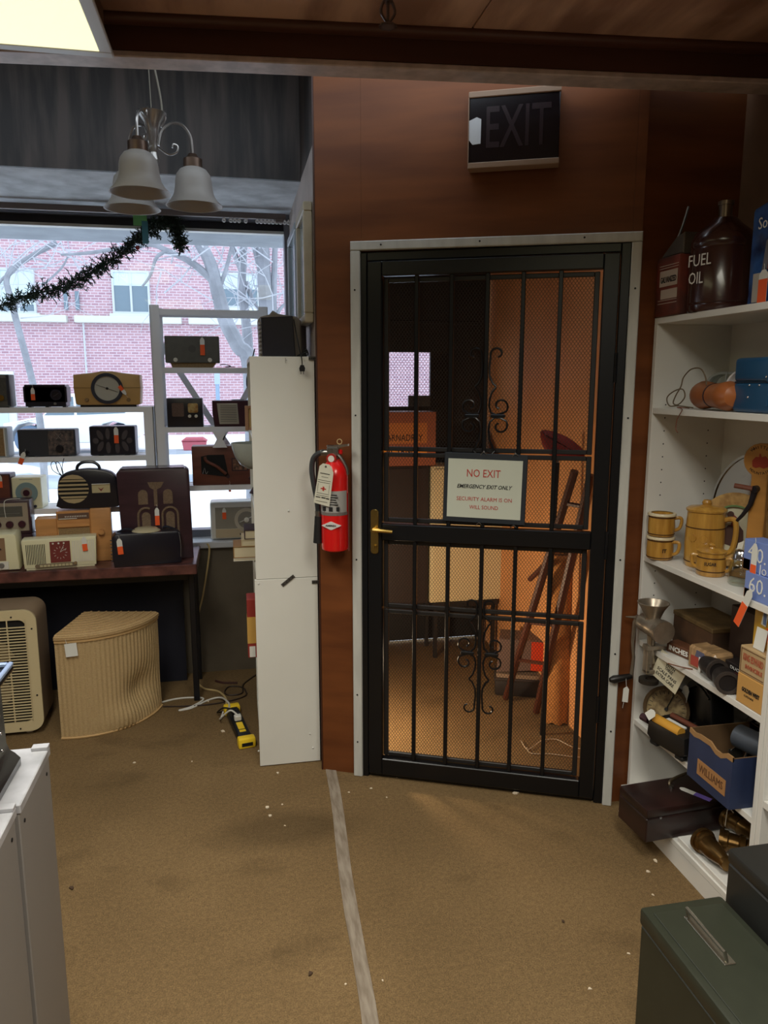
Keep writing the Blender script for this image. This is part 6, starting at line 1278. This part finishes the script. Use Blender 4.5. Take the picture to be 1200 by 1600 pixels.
G().box(-w_, w_, 0, .2, 0, hC_, .002).done('carton', mat('carton_redbrown', (150, 88, 60), .6, k=1.2), cb); G().box(-w_ + .01, w_ - .05, -.001, 0, hC_ * .42, hC_ * .8).done('printed_panel', mat('panel_orange', (190, 120, 60), .6, k=1.2), cb); G().box(-w_ + .0, w_ - .05, -.001, 0, hC_ * .2, hC_ * .34).done('paper_strip', mat('strip_amber', (215, 140, 50), .6, k=1.3), cb)
text('ARNADREY', .05, 'ink_black', cb, (-.02, -.002, hC_ * .52), w=.2); text('AL TRNI', .045, 'ink_black', cb, (-.05, -.002, hC_ * .27), w=.15, bold=.001)
# wooden folding chair leaning in the corner
Yc = 3.25
ch = thing('wooden_chair', 'folded brown wooden chair leaning in the corner behind the door', 'chair', px(800, 1050, Y=3.4)); ch.location.z = 0; oc = ch.location.copy()
cw2 = mat('chair_wood', (84, 42, 27), .45, k=1.0, var=.3, scale=5)
def Lp(x, y, Y): return px(x, y, Y=Y) - oc
RA = ((898, 736, 2.86), (790, 1092, 3.34)); RB = ((923, 742, 2.80), (838, 1100, 3.16))
for a, b in (RA, RB):
    p, q = Lp(*a), Lp(*b); q.z = .018 - oc.z; G().tube([p, p * .5 + q * .5, q], [.017, .019, .016], 8).done('side_rail', cw2, ch)
for y in (.12, .3, .62, .8):
    p = Lp(*RA[0]).lerp(Lp(*RA[1]), y); q = Lp(*RB[0]).lerp(Lp(*RB[1]), y); G().tube([p, q], .010, 6).done('slat', cw2, ch)
p = Lp(*RA[0]).lerp(Lp(*RA[1]), .36); q = Lp(828, 905, 3.2); G().tube([p, q], .013, 6).done('brace', cw2, ch)
# red cap on the chair rails
rc = px(878, 697, Y=2.80); cap = thing('red_hat', 'red cloth hat hung on the leaning chair behind the mesh', 'hat', rc, -20)
G().prism([tuple(v.xz) for v in smooth([(-.085, 0, .052), (-.05, 0, .06), (.03, 0, .03), (.085, 0, -.02), (.07, 0, -.05), (-.01, 0, -.045), (-.065, 0, -.02)], 4, True)], -.05, .05, bev=.02, seg=3).done('crown', mat('cap_red', (130, 26, 22), .7), cap); G().box(-.03, .01, -.056, -.05, -.05, -.04).done('tag', 'tag_white', cap)
# rolled carpet remnant
q0 = px(878, 1135, Z=0); q1 = px(880, 870, Y=q0.y + .05)
rl = thing('carpet_roll', 'tan rolled carpet remnant standing upright behind the door mesh', 'carpet roll', (q0.x, q0.y + .07, 0)); tn = mat('roll_tan', (182, 124, 66), .9, k=1.15, var=.25, scale=50, bump=.3)
hR = q1.z; G().loft([[((.066 + .004 * math.sin(k * 2.1 + i)) * math.cos(2 * math.pi * k / 22) + .02 * i / 6, (.066 + .004 * math.sin(k * 1.7 + i)) * math.sin(2 * math.pi * k / 22) + .03 * i / 6, hR * i / 6 + (.006 * math.sin(k * 2.3) + .007 if i == 0 else 0)) for k in range(22)] for i in range(7)]).done('roll', tn, rl, ang=70)
sp_ = [(.052 * (1 - a / 900) * math.cos(R(a)) + .02, .052 * (1 - a / 900) * math.sin(R(a)) + .03, hR + .002) for a in range(0, 800, 30)]; G().tube(sp_, .003, 5).done('end_spiral', mat('roll_edge', (120, 84, 50), .9), rl)
# cane, crate, tub, wire
kp0, kp1 = px(872, 716, Y=3.02), px(846, 1150, Y=2.97)
cn = thing('black_cane', 'thin black cane with silver ferrule leaning behind the right door bars', 'cane', kp1); G().tube([(0, 0, 0), kp0 - kp1], .009, 8).done('shaft', 'black_plastic', cn); dk = (kp0 - kp1); G().tube([dk * .985, dk * 1.0], .011, 8).done('ferrule', 'chrome', cn)
k0 = px(826, 1092, Z=0)
tub = thing('dark_tub', 'dark plastic tub on the passage floor under the grey crate', 'tub', (k0.x, k0.y + .12, 0), -20); G().box(-.13, .13, -.1, .1, 0, .09, .012, 2).done('shell', mat('tub_dark', (40, 34, 32), .6), tub); G().box(-.135, .135, -.105, .105, .082, .094, .003).done('rim', mat('tub_rim', (60, 52, 48), .6), tub)
cr2 = thing('grey_crate', 'grey crate with a bright orange end standing on dark tub', 'crate', (k0.x, k0.y + .12, .0945), -22); hK = .20
G().prism([(-.12, .02), (.125, .05), (.12, hK), (-.11, hK)], -.08, .08, bev=.004).done('shell', mat('crate_grey', (112, 92, 84), .6), cr2); G().box(.05, .118, -.086, -.081, .045, hK - .004).done('orange_panel', mat('crate_orange', (205, 64, 30), .5, k=1.1), cr2); G().box(-.10, .1, -.084, -.081, .01, .02).box(-.12, .12, -.09, .09, 0, .02).done('lip', mat('crate_lip', (150, 130, 110), .5), cr2)
tag(G().tube(smooth([px(x, y, Z=.008) for x, y in ((814, 1157), (825, 1171), (845, 1158), (868, 1155), (892, 1166), (915, 1172))] , 5), .002, 5).tube(smooth([px(x, y, Z=.008) for x, y in ((823, 1168), (830, 1177), (860, 1178), (900, 1183), (915, 1182))], 5), .002, 5).done('bent_wire', mat('wire_pale', (200, 185, 160), .5)), 'pale bent wire lying on the passage floor behind the mesh', 'wire')
wl_ = thing('assumed_lamp', 'small assumed shaded lamp, unseen, low behind the left door stile', 'lamp', (.47, 3.06, .0)); G().lathe([(.001, 0), (.05, 0), (.05, .012), (.01, .02), (.008, .34), (.001, .34)], 16).done('stand', 'black_plastic', wl_)  # assumed lamp, out of view, added for the warm light on the passage floor
G().lathe([(.018, .50), (.05, .46), (.052, .46), (.02, .505)], 18, cap=False).done('shade', 'black_steel', wl_)

# ================================================================== outside
snow = mat('snow', (236, 240, 246), .8, k=1.1, var=.08, scale=.6, bump=.1); slush = mat('slush_road', (176, 186, 196), .7, var=.25, scale=.8, c2=(140, 150, 162))
struct(G().box(-30, 40, 4.33, 70, -.6, -.22).done('street_ground', snow)); struct(G().box(-30, 40, 13.5, 21, -.219, -.205).done('road', slush))
struct(G().box(-2.9, 3.0, 4.33, 6.3, -.219, -.03).done('pavement', snow))
can = struct(G().box(-6, 6, 4.29, px(240, 381, Z=2.50).y, 2.50, 2.8).done('roof_canopy', mat('canopy_concrete', (150, 156, 164), .8, var=.2, scale=5)))
# brick building over the street
BYY = 27.0
def brickm():
    m = bpy.data.materials.new('hazed_brick'); m.use_nodes = True; N = m.node_tree.nodes; L = m.node_tree.links; b = N['Principled BSDF']; b.inputs['Roughness'].default_value = .9
    tc = N.new('ShaderNodeTexCoord'); sx = N.new('ShaderNodeSeparateXYZ'); cx = N.new('ShaderNodeCombineXYZ'); L.new(tc.outputs['Object'], sx.inputs[0]); L.new(sx.outputs[0], cx.inputs[0]); L.new(sx.outputs[2], cx.inputs[1])
    br = N.new('ShaderNodeTexBrick'); br.inputs['Scale'].default_value = 1.0; br.inputs['Brick Width'].default_value = .24; br.inputs['Row Height'].default_value = .088; br.inputs['Mortar Size'].default_value = .012
    br.inputs['Color1'].default_value = rgb(188, 150, 157); br.inputs['Color2'].default_value = rgb(166, 128, 140); br.inputs['Mortar'].default_value = rgb(206, 190, 200)  # brick tones paled to put the outdoor haze into the colour
    L.new(cx.outputs[0], br.inputs[0]); L.new(br.outputs[0], b.inputs['Base Color']); MATS['hazed_brick'] = m; return m
brickm()
bo = px(150, 600, Y=BYY); bo = Vector((bo.x, BYY, -.22))
bd = thing('brick_building', 'red brick office building across the snowy street', 'building', bo)
def Bx(x, y): p = px(x, y, Y=BYY) - bo; return p.x, p.z
zl0, zl1 = Bx(150, 505)[1], Bx(150, 494)[1]
G().box(-16, 22, .0, 6, 0, zl0).done('lower_wall', 'hazed_brick', bd); G().box(-16, 22, .05, 6, zl0, 11).done('upper_wall', 'hazed_brick', bd)
ston = mat('ledge_stone', (205, 208, 200), .7)
for a, b in ((-150, 106), (118, 284), (295, 430), (440, 600)): G().box(Bx(a, 500)[0], Bx(b, 500)[0], -.25, .1, zl0, zl1, .02).done('ledge', ston, bd)
wf = mat('win_frame', (190, 196, 200), .6); wg = mat('win_dark', (96, 116, 130), .15, spec=.8); wl2 = mat('win_blind', (196, 214, 220), .5)
def bwin(x0, x1, y0, y1, panes, m=wg, blind=0):
    a, z1 = Bx(x0, y0); b, z0 = Bx(x1, y1); f = thing_part = G()
    w = .07
    for q in ((a, b, z0, z0 + w), (a, b, z1 - w, z1), (a, a + w, z0 + w, z1 - w), (b - w, b, z0 + w, z1 - w)): f.box(q[0], q[1], -.06, .08, q[2], q[3])
    for k in range(1, panes):
        xm = a + (b - a) * k / panes; f.box(xm - w / 2, xm + w / 2, -.05, .08, z0 + w, z1 - w)
    f = f.done('window', wf, bd)
    for k in range(panes):
        x_a, x_b = a + w + (b - a - 2 * w) * k / panes, a + w + (b - a - 2 * w) * (k + 1) / panes; G().box(x_a, x_b, -.02, .045, z0 + w, z1 - w).done('pane', m, f)
        if blind: G().box(x_a, x_b, -.03, -.021, z1 - w - (z1 - z0) * blind, z1 - w).done('blind', wl2, f)
    G().box(a - .1, b + .1, -.14, .06, z0 - .12, z0).done('sill', ston, f)
bwin(173, 236, 422, 491, 2, blind=.3); bwin(-30, 58, 418, 490, 3, blind=.75); bwin(343, 406, 426, 482, 2, blind=.4); bwin(-150, -70, 420, 490, 3); bwin(470, 540, 426, 484, 2)
a, z1 = Bx(-20, 580); b, z0 = Bx(29, 668); G().box(a, b, -.1, .05, 0, z1, .02).done('door', mat('outer_door', (214, 222, 224), .6), bd); G().box(a + .25, b - .25, -.14, -.09, .3, z1 - .3).done('door_panel', mat('outer_panel', (190, 205, 212), .5), bd)
for x, y0, y1 in ((103, 455, 484), (121, 455, 484)): a, z1 = Bx(x - 4, y0); b, z0 = Bx(x + 4, y1); G().box(a, b, -.05, .08, z0, z1).done('vent', wg, bd)
x_, z_ = Bx(131, 505); G().tube([(x_, -.12, 0), (x_, -.12, zl0)], .03, 6).done('drainpipe', wf, bd)
# trees
bark = mat('pale_bark', (150, 152, 160), .9, var=.3, scale=6, bump=.3)
def tree(label, Yt, limbs, seed, twigs=60):
    base = px(limbs[0][0][0], limbs[0][0][1], Y=Yt); base.z = -.22
    t = thing('bare_tree', label, 'tree', base, 0, 'bare trees along the street'); rr = random.Random(seed); k_ = Yt / 1170
    P = lambda x, y, dy=0: px(x, y, Y=Yt + dy) - base
    for i, L_ in enumerate(limbs):
        pts = [P(q[0], q[1], q[3] if len(q) > 3 else 0) for q in L_]; rs = [q[2] * k_ / 2 for q in L_]
        if i == 0: pts = [Vector((pts[0].x * .9, 0, 0))] + pts; rs = [rs[0] * 1.15] + rs
        sm = smooth(pts, 5); rad = []
        for j in range(len(sm)):
            f = j / 5; a = min(int(f), len(rs) - 1); b = min(a + 1, len(rs) - 1); rad.append(rs[a] + (rs[b] - rs[a]) * (f - a))
        G().tube(sm, rad, 8).done('trunk' if i == 0 else 'branch', bark, t)
    g = G()
    allp = [P(q[0], q[1]) for L_ in limbs for q in L_[1:]]
    for _ in range(int(twigs * .55)):
        s = rr.choice(allp) + Vector((rr.uniform(-.2, .2), rr.uniform(-.2, .2), rr.uniform(-.2, .2))); d_ = Vector((rr.uniform(-1, 1), rr.uniform(-.5, .5), rr.uniform(-.3, 1))).normalized(); pts = [s]
        for k in range(5):
            d_ = (d_ + Vector((rr.uniform(-.5, .5), rr.uniform(-.3, .3), rr.uniform(-.3, .4)))).normalized(); pts.append(pts[-1] + d_ * rr.uniform(.12, .3))
        g.tube(pts, [.011, .009, .007, .006, .004, .003], 4)
        for k in (2, 3):
            e = pts[k] + (d_ + Vector((rr.uniform(-1, 1), 0, rr.uniform(-1, 1)))).normalized() * .35; g.tube([pts[k], e], [.006, .002], 3)
    g.done('twigs', mat('twig_bark', (186, 188, 196), .9), t, kind='stuff'); return t
tree('leaning pale grey tree trunk with long limb reaching over the window', 9.0, [[(392, 585, 24), (372, 540, 23), (352, 500, 22), (340, 455, 20), (328, 410, 18), (312, 380, 17), (290, 340, 15)], [(334, 440, 12), (310, 418, 10), (290, 405, 9), (262, 392, 8), (235, 382, 7), (190, 388, 6), (140, 395, 5), (95, 398, 3)], [(262, 392, 6), (245, 402, 5), (235, 430, 4), (222, 448, 3)], [(340, 455, 8), (352, 425, 6), (362, 385, 5)]], 3, 50)
tree('upright pale tree with forked crown just left of the pull cords', 10.0, [[(388, 560, 16), (384, 500, 14), (378, 450, 13), (380, 400, 11), (382, 350, 10)], [(380, 430, 9), (370, 405, 8), (362, 385, 7), (350, 350, 6)], [(384, 440, 7), (395, 470, 6), (405, 485, 5)]], 5, 40)
tree('thick grey twin trunk tree nearest the right window jamb', 9.5, [[(418, 560, 24), (416, 480, 22), (412, 420, 20), (410, 385, 20), (405, 330, 18)], [(414, 450, 10), (404, 410, 9), (396, 380, 8), (385, 340, 7)], [(428, 520, 10), (428, 450, 9), (430, 380, 8), (432, 330, 7)], [(428, 500, 7), (440, 480, 5), (455, 470, 4), (470, 460, 3)]], 9, 50)
tree('slender snowy street tree left of the garland', 12.0, [[(60, 640, 10), (20, 480, 9), (12, 430, 8), (50, 400, 7), (88, 378, 6)], [(12, 430, 5), (0, 440, 4), (-20, 470, 3)], [(50, 400, 4), (70, 392, 3), (95, 380, 2)], [(20, 480, 4), (55, 455, 3), (95, 420, 3), (108, 395, 2)]], 12, 70)
# parked cars
def car(label, p0_, p1_, yw, Yc_, m, name='parked_car'):
    a, b = px(p0_, yw, Y=Yc_), px(p1_, yw, Y=Yc_); wb = b.x - a.x
    t = thing(name, label, 'car', ((a.x + b.x) / 2, Yc_, -.205), 0, None)
    L_ = wb * .82; r = .36; h = wb / 2
    low = [(-L_, .42), (-L_ + .05, .78), (-h * .7, .95), (-h * .1, 1.5), (L_ * .62, 1.52), (L_ * .92, 1.02), (L_, .9), (L_, .42), (h + .45, .32), (h + .42, .55), (h + .25, .74), (h, .8), (h - .25, .74), (h - .42, .55), (h - .45, .28), (-h + .45, .28), (-h + .42, .55), (-h + .25, .74), (-h, .8), (-h - .25, .74), (-h - .42, .55), (-h - .45, .32)]
    G().prism([(x, z) for x, z in low], 0, 1.75, bev=.05, seg=2).done('body', m, t)
    G().prism([(-h * .62, .98), (-h * .12, 1.42), (L_ * .05, 1.43), (L_ * .05, .98)], -.012, .02).prism([(L_ * .09, .98), (L_ * .09, 1.43), (L_ * .58, 1.44), (L_ * .8, 1.02)], -.012, .02).done('side_window', wg, t)
    for s in (-1, 1):
        for y in (.1, 1.5):
            w = G().cyl((s * h, y - .1, r), (s * h, y + .15, r), r, n=24).done('wheel', mat('tyre', (92, 112, 138), .8), t); G().cyl((s * h, y - .115, r), (s * h, y - .1, r), r * .6, n=16).done('hubcap', 'steel', w)
    return t
car('white parked car with grey blue wheels seen between the radio shelves', 46, 178, 678, 20.0, mat('car_white', (240, 244, 248), .3, k=1.1))
rbp = px(303, 681, Y=20.5); rb = thing('red_car_stand_in', 'small dull red box standing in for a car beyond the tall rack', 'stand-in', (rbp.x, 20.5, -.205)); redm = mat('stand_in_red', (178, 84, 96), .5)  # simple box shape added in place of a red car
G().prism([(-.28, 0), (.28, 0), (.32, .24), (-.32, .24)], 0, .4, bev=.02).done('tub', redm, rb); G().prism([(-.34, .245), (.34, .245), (.22, .33), (-.22, .33)], -.03, .43, bev=.015).done('lid', redm, rb)
pole = thing('sign_post', 'blue grey sign post on the snowy pavement beyond the tall rack', 'sign post', (px(340, 610, Y=17).x, 17, -.22)); zp = px(340, 575, Y=17).z + .22
G().cyl((0, 0, 0), (0, 0, zp), .045).done('post', mat('post_blue', (138, 160, 184), .5), pole); G().box(-.06, .06, -.05, -.03, zp - .35, zp).done('plate', mat('post_plate', (170, 186, 204), .5), pole)
sb = struct(G().at((px(300, 700, Y=16).x, 16, -.22)).sph((0, 0, 0), 3.2, .9, .32, 10).sph((-6.5, .3, 0), 3.6, 1.0, .28, 10).done('snow_bank', snow))
